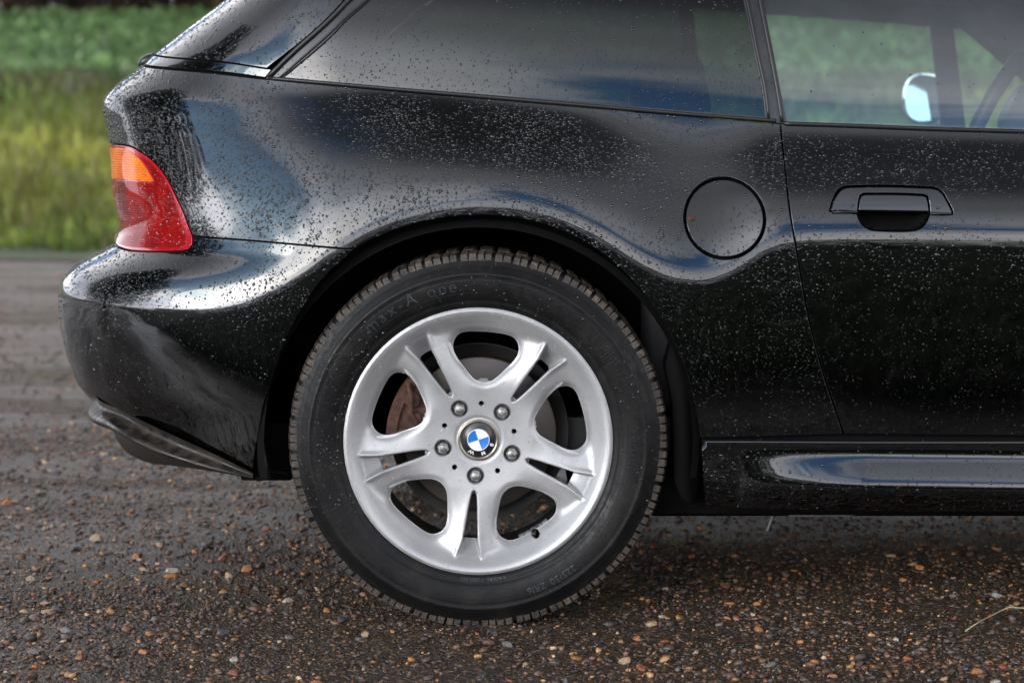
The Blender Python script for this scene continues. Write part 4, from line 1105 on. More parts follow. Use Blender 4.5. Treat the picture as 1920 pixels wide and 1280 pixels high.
# brake disc and caliper
def lathe_at(name, prof, mm, parent, seg=96):
    o = lathe(name, prof, mm, parent, seg); o.location = (WX, 0, WZ); return o
DISC = lathe_at('brake_disc', [(.02, .052), (.060, .052), (.066, .056), (.068, .095), (.079, .098), (.080, .100), (.131, .100), (.1335, .101), (.1345, .104), (.1345, .118), (.131, .121), (.09, .121)], M['disc'], CAR)
lathe_at('brake_shield', [(.06, .128), (.150, .128), (.1535, .124), (.1550, .124), (.1555, .132), (.14, .135)], M['plastic'], CAR)
bm = bmesh.new()
def Wl(px, py, Y): return W(px, py, Y)
sec = []
c0 = np.array([WX, 0, WZ])
def arcbox(bm, r0, r1, a0, a1, y0, y1, n=10, bev=.003):
    vs = []
    for i in range(n+1):
        a = radians(a0+(a1-a0)*i/n)
        vs.append([bm.verts.new((WX+r*sin(a), y, WZ+r*cos(a))) for r, y in ((r0, y0), (r1, y0), (r1, y1), (r0, y1))])
    for i in range(n):
        for k in range(4): bm.faces.new((vs[i][k], vs[i][(k+1) % 4], vs[i+1][(k+1) % 4], vs[i+1][k]))
    bm.faces.new(vs[0]); bm.faces.new(vs[-1][::-1])
arcbox(bm, .098, .150, -96, -50, .062, .080)
arcbox(bm, .140, .158, -98, -46, .055, .14)
CAL = from_bm('brake_caliper', bm, M['rust'], CAR, False)
bm = bmesh.new(); arcbox(bm, .086, .100, -92, -78, .066, .086, 4); from_bm('caliper_pad', bm, M['recess'], CAL, False)
bm = bmesh.new(); arcbox(bm, .090, .104, -68, -54, .066, .086, 4); from_bm('caliper_pad', bm, M['recess'], CAL, False)
for a, r, q in ((-88, .128, .013), (-60, .130, .015), (-73, .112, .011)):
    bm = bmesh.new(); x, z = WX+r*sin(radians(a)), WZ+r*cos(radians(a)); tube(bm, [(x, .082, z), (x, .056, z), (x, .050, z)], [q, q, q*.7], 14); from_bm('caliper_boss', bm, M['rust'], CAL)
bm = bmesh.new(); tube(bm, [W(764, 718, .05), W(772, 748, .047), W(768, 775, .047), W(782, 792, .05)], .005, 8); from_bm('caliper_spring', bm, M['rust'], CAL)

# ------------------------------------------------------------------ ground
def fbm(x, y, seed=0, octs=4, f0=1.0, g=0.5):
    r = np.random.default_rng(seed); v = 0; amp = 1
    for o in range(octs):
        for _ in range(5):
            a = r.uniform(0, 2*pi); f = f0*r.uniform(.7, 1.4); v = v+amp*np.sin((x*cos(a)+y*sin(a))*f+r.uniform(0, 6.28))/5
        amp *= g; f0 *= 2.1
    return v
_ty = np.array([-400, -60, -6, 9.3, 10.2, 14.5, 22.5, 26.5, 30.5, 61.5, 75, 400]); _tz = np.array([1, 0, 0, 0, .03, .22, .80, 1.22, 1.33, 4.05, 4.6, 6.0])
def terr(x, y):
    z = np.interp(y, _ty, _tz)
    near = np.exp(-((np.abs(y-0.6))/7.0)**2)
    z = z+near*0.010*fbm(x, y*1.3, 5, 3, 3.0)+(1-near)*0.03*fbm(x, y, 8, 3, .9)
    fade = np.clip((np.abs(x-WX)-.35)/.6, 0, 1)+np.clip((np.abs(x-WX-WB)-.3)/3, 0, 0); fade = np.clip(np.abs(y-.1)/1.0-.0+fade, 0, 1)
    # shallow wheel ruts running along behind the car
    for yc, d, w in ((2.6, .018, .22), (4.3, .022, .28), (6.6, .03, .4)):
        z = z-d*np.exp(-((y-yc-0.06*fbm(x, 0*x, 3, 2, .8))/w)**2)*near
    return z*np.where(near > .05, 0.25+.75*fade, 1)-0.006
def grid_mesh(name, xs, ys, mm, lift=0.0, zf=terr):
    X, Y = np.meshgrid(xs, ys); Z = zf(X, Y)+lift
    V = np.stack([X, Y, Z], -1).reshape(-1, 3); nx = len(xs); ny = len(ys)
    i = np.arange(nx-1)[None, :]+nx*np.arange(ny-1)[:, None]; i = i.ravel()
    return fast_mesh(name, V, np.c_[i, i+1, i+nx+1, i+nx], mm)
def cumspace(a, b, n, p): s = np.linspace(0, 1, n); return a+(b-a)*s**p
m, t, p = mat('wet_gravel_earth'); setp(p, spec=0.30)
tc = N(t, 'ShaderNodeTexCoord')
def vor(scale, feat='F1', out='Distance', rnd=1.0):
    v = N(t, 'ShaderNodeTexVoronoi', feature=feat, i_Scale=scale); v.inputs['Randomness'].default_value = rnd; L(t, tc.outputs['Object'], v.inputs['Vector']); return v.outputs[out]
cellc = vor(140, out='Color'); sepc = N(t, 'ShaderNodeSeparateColor'); L(t, cellc, sepc.inputs[0])
stones = ramp(t, sepc.outputs[0], [(0.0, (0.014, 0.011, 0.010)), (0.30, (0.038, 0.028, 0.024)), (0.55, (0.075, 0.058, 0.050)), (0.74, (0.13, 0.075, 0.040)), (0.88, (0.26, 0.16, 0.08)), (0.96, (0.40, 0.32, 0.22))], 'CONSTANT')
cell2 = vor(260, out='Color'); sepc2 = N(t, 'ShaderNodeSeparateColor'); L(t, cell2, sepc2.inputs[0])
grit = ramp(t, sepc2.outputs[1], [(0.0, (0.012, 0.009, 0.008)), (0.40, (0.036, 0.025, 0.019)), (0.70, (0.080, 0.053, 0.036)), (0.92, (0.34, 0.24, 0.14))], 'CONSTANT')
mud = ramp(t, noise(t, 7, 6, .6), [(0.35, (0.028, 0.016, 0.010)), (0.65, (0.082, 0.046, 0.025))])
g1 = mixc(t, 0.72, mud, grit)
g2 = mixc(t, ramp(t, noise(t, 12, 5, .7), [(0.45, 0.1), (0.6, 0.75)]), g1, stones)
sp = N(t, 'ShaderNodeSeparateXYZ'); L(t, tc.outputs['Object'], sp.inputs[0])
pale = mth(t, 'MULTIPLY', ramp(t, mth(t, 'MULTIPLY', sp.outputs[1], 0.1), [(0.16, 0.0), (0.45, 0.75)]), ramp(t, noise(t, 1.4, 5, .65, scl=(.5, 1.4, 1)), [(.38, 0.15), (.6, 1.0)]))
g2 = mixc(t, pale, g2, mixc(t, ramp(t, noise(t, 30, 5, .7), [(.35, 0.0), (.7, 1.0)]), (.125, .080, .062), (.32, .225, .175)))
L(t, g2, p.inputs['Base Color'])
wet = ramp(t, noise(t, 1.6, 5, .6, scl=(.35, 1.2, 1)), [(0.38, 0.58), (0.60, 0.30)])
rutn = N(t, 'ShaderNodeTexNoise', i_Scale=1.0, i_Detail=3.0)
mp = N(t, 'ShaderNodeMapping'); mp.inputs['Scale'].default_value = (.10, 1.5, 1); L(t, tc.outputs['Object'], mp.inputs[0]); L(t, mp.outputs[0], rutn.inputs['Vector'])
wet2 = ramp(t, rutn.outputs['Fac'], [(0.42, 0.24), (0.52, 0.0)])
L(t, mth(t, 'SUBTRACT', wet, wet2), p.inputs['Roughness'])
hgt = mth(t, 'ADD', mth(t, 'MULTIPLY', vor(140), -1.2), mth(t, 'ADD', mth(t, 'MULTIPLY', vor(260), -.7), mth(t, 'MULTIPLY', noise(t, 25, 6, .7), 1.2)))
bump(t, p, hgt, 1.0, 0.006)
M['gravel'] = m
xs_ = np.unique(np.concatenate([np.linspace(-120, -9, 30), np.linspace(-9, -2.2, 60), np.linspace(-2.2, 2.4, 210), np.linspace(2.4, 10, 60), np.linspace(10, 120, 30)]))
ys_ = np.unique(np.concatenate([np.linspace(-400, -12, 30), np.linspace(-12, -.9, 50), np.linspace(-.9, 3.2, 190), np.linspace(3.2, 13, 90)]))
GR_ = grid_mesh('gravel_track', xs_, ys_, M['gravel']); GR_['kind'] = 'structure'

# ------- loose stones, as real geometry
def ico():
    bm = bmesh.new(); bmesh.ops.create_icosphere(bm, subdivisions=1, radius=1); bm.verts.ensure_lookup_table()
    V = np.array([v.co[:] for v in bm.verts]); F = np.array([[v.index for v in f.verts] for f in bm.faces]); bm.free(); return V, F
IV, IF = ico()
PAL = np.array([(.030, .026, .025), (.045, .038, .036), (.062, .055, .054), (.085, .080, .082), (.060, .038, .026), (.10, .060, .034), (.22, .12, .045), (.30, .20, .10), (.24, .075, .025), (.33, .28, .22), (.14, .085, .07), (.055, .06, .07)])
PW = np.array([13, 15, 12, 5, 18, 14, 4.5, 4.5, 1.2, 2.4, 8, 3]); PW = PW/PW.sum()
def chip(V, n=5):
    V = V*(1+rng.uniform(-.22, .22, (len(V), 1)))
    for _ in range(n):                           # knock flat faces off, as on broken flint
        d = rng.normal(0, 1, 3); d /= np.linalg.norm(d); c_ = rng.uniform(.35, .7); q = V@d
        V = V-np.outer(np.maximum(q-c_, 0), d)
    return V
vari = [chip(IV) for _ in range(40)]
def stones_at(x, y, r, sink=0.18, fl=(.45, .8)):
    n = len(x); z = terr(x, y)
    vi = rng.integers(0, len(vari), n); base = np.stack(vari)[vi]                   # n,42,3
    s = np.stack([r*rng.uniform(.8, 1.25, n), r*rng.uniform(.7, 1.1, n), r*rng.uniform(*fl, n)], -1)
    V = base*s[:, None, :]; a = rng.uniform(0, 2*pi, n); t1 = rng.uniform(-.4, .4, n)
    c, s_ = np.cos(t1)[:, None], np.sin(t1)[:, None]
    V = np.stack([V[..., 0]*c+V[..., 2]*s_, V[..., 1], -V[..., 0]*s_+V[..., 2]*c], -1)
    c, s_ = np.cos(a)[:, None], np.sin(a)[:, None]
    V = np.stack([V[..., 0]*c-V[..., 1]*s_, V[..., 0]*s_+V[..., 1]*c, V[..., 2]], -1)
    V += np.stack([x, y, z+s[:, 2]*(1-2*sink)*.5], -1)[:, None, :]
    return V
m, t, p = mat('wet_stone'); setp(p, spec=0.4, coat=0.15, coatr=0.15)
at = N(t, 'ShaderNodeAttribute', attribute_name='tint')
L(t, mixc(t, 0.5, at.outputs['Color'], ramp(t, noise(t, 160, 4, .7), [(0.3, 0.55), (0.7, 1.8)]), 'MULTIPLY'), p.inputs['Base Color'])
L(t, ramp(t, noise(t, 60, 3), [(0.3, 0.22), (0.7, 0.6)]), p.inputs['Roughness']); bump(t, p, noise(t, 420, 4, .7), 0.7, 0.002)
M['stone'] = m
def wide(x, hw, frac=.22, k=1.4):
    """thin the cover out gradually to both sides instead of stopping at an edge"""
    m_ = rng.random(len(x)) < frac; s_ = np.sign(x); e = hw*(1+k*rng.random(len(x))**1.4)
    return np.where(m_, s_*e, x)
def vis_points(n, ylo, yhi, p=1.0):
    y = ylo+(yhi-ylo)*rng.random(n)**p; y = np.where((y < ylo+.3) & (rng.random(n) < .35), ylo-.7*rng.random(n)**1.5, y); hw = np.maximum((y+D)*.245+.12, .7); x = rng.uniform(-1, 1, n)*hw*1.1
    return wide(x, hw*1.1), y
xs1, ys1 = vis_points(70000, -.62, 2.4, 1.15); r1 = np.exp(rng.normal(math.log(.0034), .50, len(xs1)))
cl = fbm(xs1, ys1, 21, 3, 6.0); k = rng.random(len(xs1)) < np.clip(.72+.6*cl, .3, 1); xs1, ys1, r1 = xs1[k], ys1[k], r1[k]
xs2, ys2 = vis_points(17000, 1.6, 8.6, 1.2); r2 = np.exp(rng.normal(math.log(.0060), .40, len(xs2)))
xx = np.r_[xs1, xs2]; yy = np.r_[ys1, ys2]; r_ = np.clip(np.r_[r1, r2], .0014, .0125)
SV = stones_at(xx, yy, r_); n = len(xx)
ci = rng.choice(len(PAL), n, p=PW); cc = PAL[ci]*rng.uniform(.55, 1.35, (n, 1))*np.array([1.16, .97, .84])
SF = (IF[None]+(np.arange(n)*len(IV))[:, None, None]).reshape(-1, 3)
o = fast_mesh('loose_gravel', SV.reshape(-1, 3), SF, M['stone'], None, False, np.repeat(cc, len(IV), 0)); o['kind'] = 'stuff'
o['label'] = 'wet loose gravel of grey, brown and amber stones'
# the larger stones one can pick out
def big_stone(px, py, w, tint):
    b = (640-py)/FPX; dz = -ST_+b*CT_; dy = CT_+b*ST_; k = -HC/dz; Y = k*dy-D; X = W(px, py, Y)[0]
    r = w/2/FPX*(Y+D)*1.2
    bm = bmesh.new(); bmesh.ops.create_icosphere(bm, subdivisions=2, radius=1)
    ph = rng.uniform(0, 6, 6)
    for v in bm.verts:
        q = v.co; f = 1+.13*sin(2.3*q.x+ph[0])+.12*sin(2.9*q.y+ph[1])+.10*sin(3.3*q.z+ph[2]+q.x*2); v.co = q*f
    for _ in range(7):
        d = Vector(rng.normal(0, 1, 3)).normalized(); c_ = rng.uniform(.45, .75)
        for v in bm.verts:
            e_ = v.co.dot(d)-c_
            if e_ > 0: v.co -= d*e_
    bmesh.ops.transform(bm, matrix=Matrix.Rotation(rng.uniform(0, 6.28), 3, 'Z') @ Matrix.Diagonal((r, r*rng.uniform(.6, .8), r*rng.uniform(.45, .65))), verts=bm.verts)
    me = bpy.data.meshes.new('stone'); bm.to_mesh(me); bm.free()
    a = me.color_attributes.new('tint', 'FLOAT_COLOR', 'POINT'); a.data.foreach_set('color', np.tile([*tint, 1.0], len(me.vertices)).astype(np.float32))
    o = link('stone', me, M['stone'], GR_, False); o.location = (X, Y, float(terr(np.array([X]), np.array([Y]))[0])+r*.18)
OR, TAN, GY, DK, RD, PL = (.30, .125, .045), (.28, .19, .11), (.12, .11, .11), (.035, .033, .035), (.20, .065, .035), (.34, .30, .25)
for a in ((12, 938, 22, OR), (30, 935, 16, TAN), (84, 982, 15, TAN), (257, 1037, 26, OR), (268, 1059, 17, TAN), (142, 1020, 26, DK), (182, 1003, 26, TAN), (55, 1077, 22, TAN), (418, 1042, 24, RD), (365, 1028, 18, OR), (320, 1064, 28, PL), (321, 1074, 24, OR),
          (427, 1078, 22, TAN), (466, 1065, 30, OR), (470, 1026, 18, TAN), (567, 1108, 24, GY), (612, 1141, 22, OR), (540, 1124, 24, PL), (205, 1145, 16, OR), (46, 1142, 18, TAN), (82, 1129, 20, OR), (150, 1224, 18, RD), (266, 1220, 18, OR), (438, 1256, 22, RD),
          (440, 1232, 22, PL), (360, 1232, 12, TAN), (420, 1183, 26, DK), (380, 1183, 18, GY), (683, 1186, 26, TAN), (590, 1276, 26, OR), (230, 1277, 18, RD), (12, 1204, 16, RD), (65, 1225, 24, GY), (1168, 1234, 32, TAN), (1205, 1246, 22, RD), (1224, 1166, 26, TAN), (1240, 1151, 14, PL),
          (1196, 1193, 24, OR), (1366, 1128, 18, OR), (1380, 1154, 18, RD), (1312, 1086, 12, PL), (1248, 1100, 16, PL), (1430, 1103, 10, PL), (1300, 1026, 12, TAN), (1670, 1035, 20, TAN), (1708, 1030, 16, OR), (1726, 1060, 20, OR), (1870, 1110, 22, GY), (1715, 1215, 24, GY), (1830, 1255, 26, OR), (1865, 1275, 20, PL),
          (1500, 1195, 18, OR), (1552, 1097, 12, RD), (1360, 1095, 16, RD), (1410, 1147, 14, PL), (1600, 1236, 18, TAN), (1638, 1243, 14, OR), (1770, 1268, 18, TAN), (1060, 1270, 20, GY), (985, 1239, 18, TAN), (905, 1258, 22, DK), (1334, 1277, 18, TAN), (780, 1240, 18, GY), (820, 1268, 14, OR), (700, 1235, 14, OR),
          (950, 1205, 22, GY), (925, 1180, 26, DK), (1120, 1200, 20, DK), (385, 1020, 30, DK), (277, 945, 18, DK), (195, 850, 16, TAN), (183, 905, 12, RD), (105, 885, 18, DK), (300, 985, 20, GY), (520, 1070, 18, RD), (560, 1010, 16, DK), (500, 985, 18, RD), (640, 1160, 20, DK), (1520, 1145, 12, OR), (1470, 1080, 14, RD),
          (1790, 1150, 14, RD), (1585, 1160, 14, GY), (1680, 1190, 16, PL), (1560, 1262, 20, OR), (290, 1160, 20, GY), (480, 1130, 18, GY), (120, 1180, 22, GY), (340, 1110, 16, GY), (1250, 1210, 20, GY), (1445, 1240, 24, GY)):
    big_stone(*a)
# ------- dry straw bottom right
b3 = lambda px, py: (lambda k, dy: W(px, py, k*dy-D)+np.array([0, 0, .006]))(-HC/(-ST_+(640-py)/FPX*CT_), CT_+(640-py)/FPX*ST_)
bm = bmesh.new(); tube(bm, [b3(1810, 1189), b3(1835, 1172), b3(1862, 1158), b3(1890, 1144), b3(1925, 1146), b3(1960, 1150)], [.0012, .0011, .0010, .0013, .0009, .0006], 6)
m, t, p = mat('dry_straw'); setp(p, rough=.5); L(t, ramp(t, noise(t, 60, 3), [(.3, (.30, .25, .14)), (.7, (.48, .42, .28))]), p.inputs['Base Color'])
st_ = from_bm('grass_stalk', bm, m); st_['label'] = 'bent dry straw stalk lying on gravel by the lower right corner'; st_['category'] = 'stalk'

# ------------------------------------------------------------------ grass bank, crop, hedge
m, t, p = mat('grass_soil'); setp(p, rough=.8)
L(t, ramp(t, noise(t, .8, 6, .6), [(.3, (.030, .040, .012)), (.55, (.060, .080, .022)), (.75, (.085, .075, .035))]), p.inputs['Base Color']); M['turf'] = m
ys_g = np.unique(np.concatenate([np.linspace(9.6, 14, 30), np.linspace(14, 70, 90), np.linspace(70, 400, 30)]))
o = grid_mesh('field', np.unique(np.concatenate([np.linspace(-200, -25, 30), np.linspace(-25, 35, 90), np.linspace(35, 200, 30)])), ys_g, M['turf'], 0.006); o['kind'] = 'structure'
def leafmat(name, c1, c2, c3):
    m, t, p = mat(name); setp(p, rough=.42, spec=.4)
    at = N(t, 'ShaderNodeAttribute', attribute_name='tint'); L(t, at.outputs['Color'], p.inputs['Base Color'])
    tr = N(t, 'ShaderNodeBsdfTranslucent'); L(t, at.outputs['Color'], tr.inputs[0]); mx = N(t, 'ShaderNodeMixShader'); mx.inputs[0].default_value = .3
    out = t.nodes['Material Output']; L(t, p.outputs[0], mx.inputs[1]); L(t, tr.outputs[0], mx.inputs[2]); L(t, mx.outputs[0], out.inputs[0]); return m
M['leaf'] = leafmat('leaf', 0, 0, 0)
def blades(name, x, y, z, h, w, tint, lean=.5):
    n = len(x); a = rng.uniform(0, 2*pi, n); l = rng.uniform(0, lean, n)*h; b = rng.uniform(0, 2*pi, n)
    dx, dy = np.cos(a)*w/2, np.sin(a)*w/2
    P0 = np.stack([x-dx, y-dy, z-.01], -1); P1 = np.stack([x+dx, y+dy, z-.01], -1)
    mx_, my_ = x+np.cos(b)*l*.35, y+np.sin(b)*l*.35
    P2 = np.stack([mx_+dx*.8, my_+dy*.8, z+h*.6], -1); P3 = np.stack([mx_-dx*.8, my_-dy*.8, z+h*.6], -1)
    P4 = np.stack([x+np.cos(b)*l, y+np.sin(b)*l, z+h*(1-.15*l/h)], -1)
    V = np.stack([P0, P1, P2, P3, P4], 1).reshape(-1, 3); i = np.arange(n)[:, None]*5
    T = np.concatenate([i+[[0, 1, 2]], i+[[0, 2, 3]], i+[[3, 2, 4]]])
    return fast_mesh(name, V, T, M['leaf'], None, False, np.repeat(tint, 5, 0))
nt0 = 2600; ty = 9.3+17*rng.random(nt0)**1.35; tx = rng.uniform(-1, 1, nt0)*((ty+D)*.27+.6); tx = wide(tx, (ty+D)*.27+.6, .25, 1.6); tr0 = rng.uniform(.10, .34, nt0)*(1+ty/40)
th = rng.uniform(.05, .20, nt0)*np.clip((ty-8.6)/2.2, .4, 1.5)*rng.choice([.6, 1, 1.6], nt0, p=[.4, .4, .2])
hue = np.clip(.5+.9*fbm(tx, ty, 44, 3, .7)+rng.normal(0, .22, nt0), 0, 1); bri = np.exp(rng.normal(0, .38, nt0)); ti = rng.integers(0, nt0, 105000)
q = rng.random(len(ti))**.6; a_ = rng.uniform(0, 6.28, len(ti)); x = tx[ti]+np.cos(a_)*q*tr0[ti]; y = ty[ti]+np.sin(a_)*q*tr0[ti]*.9
k = y > 9.4+1.1*fbm(x, x*0, 12, 4, 1.1); x, y, ti, q = x[k], y[k], ti[k], q[k]
h = th[ti]*(1.15-.5*q)*rng.uniform(.7, 1.3, len(x))
g0 = np.array([.095, .15, .022]); g1_ = np.array([.235, .245, .040]); g2_ = np.array([.20, .15, .07])
mv = hue[ti][:, None]; tint = (g0*(1-mv)+g1_*mv)*bri[ti][:, None]; dk = (rng.random(len(x)) < .12)[:, None]; tint = np.where(dk, g2_, tint)
o = blades('grass', x, y, terr(x, y), h, .012+.004*(y/10), np.clip(tint*rng.uniform(.75, 1.2, (len(x), 1)), 0, .6), .9); o['kind'] = 'stuff'; o['label'] = 'rough green grass on the verge behind the track'
n = 9000; y = rng.uniform(23, 32, n); x = rng.uniform(-1, 1, n)*((y+D)*.27+1)
cl = fbm(x, y*.8, 66, 3, .9); k = cl > .02+.03*np.abs(y-28); x, y = x[k], y[k]
o = blades('weeds', x, y, terr(x, y), rng.uniform(.12, .55, len(x)), .05, (np.array([.050, .048, .020])+np.array([.05, .07, .01])*rng.random((len(x), 1)))*rng.uniform(.5, 1.6, (len(x), 1)), .8); o['kind'] = 'stuff'; o['label'] = 'dark ragged weeds along the field edge'
# added dark grass strip, out of view: keeps reflections in the lower paint dark
m, t, p = mat('added_verge_turf'); setp(p, rough=.9, spec=.1); L(t, ramp(t, noise(t, 1.5, 5), [(.3, (.016, .020, .008)), (.7, (.035, .040, .014))]), p.inputs['Base Color'])
edge_ = lambda X: -1.35+.18*fbm(X, X*0, 13, 3, 2.5)
o = grid_mesh('added_dark_verge', np.linspace(-30, 30, 240), np.unique(np.r_[np.linspace(-60, -6, 40), np.linspace(-6, -1, 90)]), m, 0.0, lambda X, Y: terr(X, Y)-.02+.05*np.clip((edge_(X)-Y)*3, 0, 1)+.02*fbm(X, Y, 71, 3, 2.0)*np.clip(-4.0-Y, 0, 1)); o['kind'] = 'structure'
n = 34000; y = -1.25-13*rng.random(n)**2.2; x = rng.uniform(-1, 1, n)*(2.6+(-y)*.8); k = y < edge_(x)+.08; x, y = x[k], y[k]
o = blades('added_verge_grass', x, y, terr(x, y)+.02, rng.uniform(.03, .11, len(x))*np.clip(.6-y*.12, .6, 1.6), .010, np.array([.035, .045, .013])*rng.uniform(.4, 1.5, (len(x), 1)), .9); o['kind'] = 'stuff'; o['label'] = 'added dark rough grass, out of view, darkening the reflections in the paint'
# leafy crop: each leaf a bent quad pair
def leaves(name, x, y, z, s, tint, tilt=(.2, 1.2), parent=None, m_=None):
    n = len(x); a = rng.uniform(0, 2*pi, n); tl = rng.uniform(*tilt, n)
    d = np.stack([np.cos(a)*np.cos(tl), np.sin(a)*np.cos(tl), np.sin(tl)], -1); u = np.stack([-np.sin(a), np.cos(a), 0*a], -1)
    c = np.stack([x, y, z], -1); s = s[:, None]
    P0 = c; P1 = c+d*s*.5+u*s*.32; P2 = c+d*s*1.05-np.array([0, 0, 1])*s*.12; P3 = c+d*s*.5-u*s*.32; Pm = c+d*s*.5-np.array([0, 0, 1])*s*.08
    V = np.stack([P0, P1, P2, P3, Pm], 1).reshape(-1, 3); i = np.arange(n)[:, None]*5
    T = np.concatenate([i+[[0, 1, 4]], i+[[1, 2, 4]], i+[[2, 3, 4]], i+[[3, 0, 4]]])
    return fast_mesh(name, V, T, m_ or M['leaf'], parent, False, np.repeat(tint, 5, 0))
n = 60000; y = 30.5+30*rng.random(n)**1.4; x = rng.uniform(-1, 1, n)*((y+D)*.27+1.5); x = wide(x, (y+D)*.27+1.5, .25, 1.2)
row = np.cos(y*2*pi/.9); k = rng.random(n) < .55+.45*row; x, y = x[k], y[k]; cl = fbm(x, y, 77, 3, .8)
tint = (np.array([.080, .15, .055])*(1-np.clip(.5+cl, 0, 1)[:, None])+np.array([.17, .27, .10])*np.clip(.5+cl, 0, 1)[:, None])*rng.uniform(.7, 1.25, (len(x), 1))
o = leaves('crop', x, y, terr(x, y)+rng.uniform(.02, .32, len(x)), rng.uniform(.14, .30, len(x)), tint); o['kind'] = 'stuff'; o['label'] = 'leafy green crop growing across the field'
# ------- hedges: many twigs and sparse leaves over a dark thicket
m, t, p = mat('hedge_bark'); setp(p, rough=.85); L(t, ramp(t, noise(t, 5, 5), [(.3, (.020, .015, .012)), (.7, (.055, .040, .030))]), p.inputs['Base Color']); M['bark'] = m
def twigs(name, x, y, z, ln, w, parent, tint):
    n = len(x); a = rng.uniform(0, 2*pi, n); el = rng.uniform(.3, 1.45, n); d = np.stack([np.cos(a)*np.cos(el), np.sin(a)*np.cos(el), np.sin(el)], -1)
    c = np.stack([x, y, z], -1); V = []
    for e, k_ in ((0, 1), (1, .25)):
        for q in range(3):
            ang = 2*pi*q/3; V.append(c+d*(ln*e)[:, None]+np.stack([np.cos(ang)*w*k_, np.sin(ang)*w*k_, 0*w], -1))
    V = np.stack(V, 1).reshape(-1, 3); i = np.arange(n)[:, None]*6
    T = np.concatenate([i+[[q, (q+1) % 3, 3+(q+1) % 3, 3+q]] for q in range(3)])
    return fast_mesh(name, V, T, M['bark'], parent, False)
def hedge(name, label, x0, x1, y0, dep, hgt, nl, nt_, c1, c2, leafsize, nst=26, topamp=.35):
    root = bpy.data.objects.new(name, None); COL.objects.link(root); zc_ = float(terr(np.array([0.]), np.array([y0]))[0]); root.location = (0, 0, 0)
    root['label'] = label; root['category'] = 'hedge'
    def top(x): return hgt*(1+topamp*fbm(x, x*0, 91, 4, .55))
    x = rng.uniform(x0, x1, nl); v = rng.random(nl)**(2.0 if hgt > 5 else .8); y = y0+dep*(rng.random(nl)-.5)*np.sqrt(np.clip(1.1-v, .05, 1))*1.0
    z0 = terr(x, y); z = z0+.05+v*top(x); cl = fbm(x*1.3, z*2, 92, 3, 1.5); k = rng.random(nl) < np.clip(.9+.5*cl, .45, 1)
    x, y, z, cl = x[k], y[k], z[k], cl[k]; mv = np.clip(.5+cl*.8+rng.normal(0, .2, len(x)), 0, 1)[:, None]
    leaves('foliage', x, y, z, leafsize*rng.uniform(.6, 1.4, len(x)), (np.array(c1)*(1-mv)+np.array(c2)*mv)*rng.uniform(.7, 1.3, (len(x), 1)), (-.6, 1.2), root)['kind'] = 'stuff'
    x = rng.uniform(x0, x1, nt_); y = y0+dep*(rng.random(nt_)-.5)*.8; ln = top(x)*rng.uniform(.25, .7, nt_); z = terr(x, y)+rng.random(nt_)*top(x)*.5
    twigs('twigs', x, y, z, ln, rng.uniform(.015, .04, nt_), root, None)['kind'] = 'stuff'
    for k in range(nst):
        xx_ = x0+(x1-x0)*(k+.5)/nst+rng.uniform(-.4, .4); yy_ = y0+rng.uniform(-.3, .3)*dep*.5; zz_ = float(terr(np.array([xx_]), np.array([yy_]))[0])
        bm = bmesh.new(); l1 = rng.uniform(-.4, .4); tube(bm, [(xx_, yy_, zz_-.1), (xx_+l1*.4, yy_, zz_+hgt*.35), (xx_+l1, yy_+.1, zz_+hgt*.85)], [.12, .08, .03], 6); from_bm('trunk', bm, M['bark'], root)
    return root
hedge('far_hedge', 'tall dark brown hedge along the far edge of the field', -32, 36, 64, 5, 9.5, 85000, 10000, (.030, .022, .016), (.090, .062, .034), .42, 30, .12)
hedge('near_hedge', 'long dense green hedge across the track behind the camera', -45, 45, -21, 3.0, 2.2, 45000, 4000, (.010, .020, .008), (.030, .050, .016), .22, 30, .16)

# ------- dark evergreen just left of the track (it shows in the paint beside the tail light)
def evergreen(name, label, c, rad, nl):
    root = bpy.data.objects.new(name, None); COL.objects.link(root); root['label'] = label; root['category'] = 'tree'; root.location = (c[0], c[1], 0)
    d = rng.normal(0, 1, (nl, 3)); d /= np.linalg.norm(d, axis=1)[:, None]; q = rng.random(nl)**.35
    f = 1+.28*fbm(d[:, 0]*2+c[0], d[:, 1]*2+d[:, 2]*2.5, 17, 3, 1.6)
    P = d*np.array(rad)*(q*f)[:, None]; P[:, 2] += c[2]; k = P[:, 2] > .15; P = P[k]
    mv = rng.random((len(P), 1)); leaves('crown', P[:, 0], P[:, 1], P[:, 2], rng.uniform(.10, .20, len(P)), (np.array([.012, .026, .012])*(1-mv)+np.array([.035, .06, .022])*mv), (-.5, 1.2), root)['kind'] = 'stuff'
    bm = bmesh.new(); tube(bm, [(0, 0, -.2), (.1, 0, 1.4), (-.05, .1, 3.2), (.05, 0, 5)], [.24, .19, .13, .05], 10)
    for a in (0.4, 1.9, 3.3, 4.8): tube(bm, [(.05, 0, 1.6+a*.3), (cos(a)*.8, sin(a)*.8, 2.5+a*.3), (cos(a)*1.6, sin(a)*1.6, 3.2+a*.3)], [.09, .06, .02], 7)
    from_bm('trunk', bm, M['bark'], root); return root
evergreen('evergreen_tree', 'dark broad evergreen tree standing beside the track left of the car', (-7.6, 0.5, 3.6), (2.3, 2.9, 3.2), 30000)

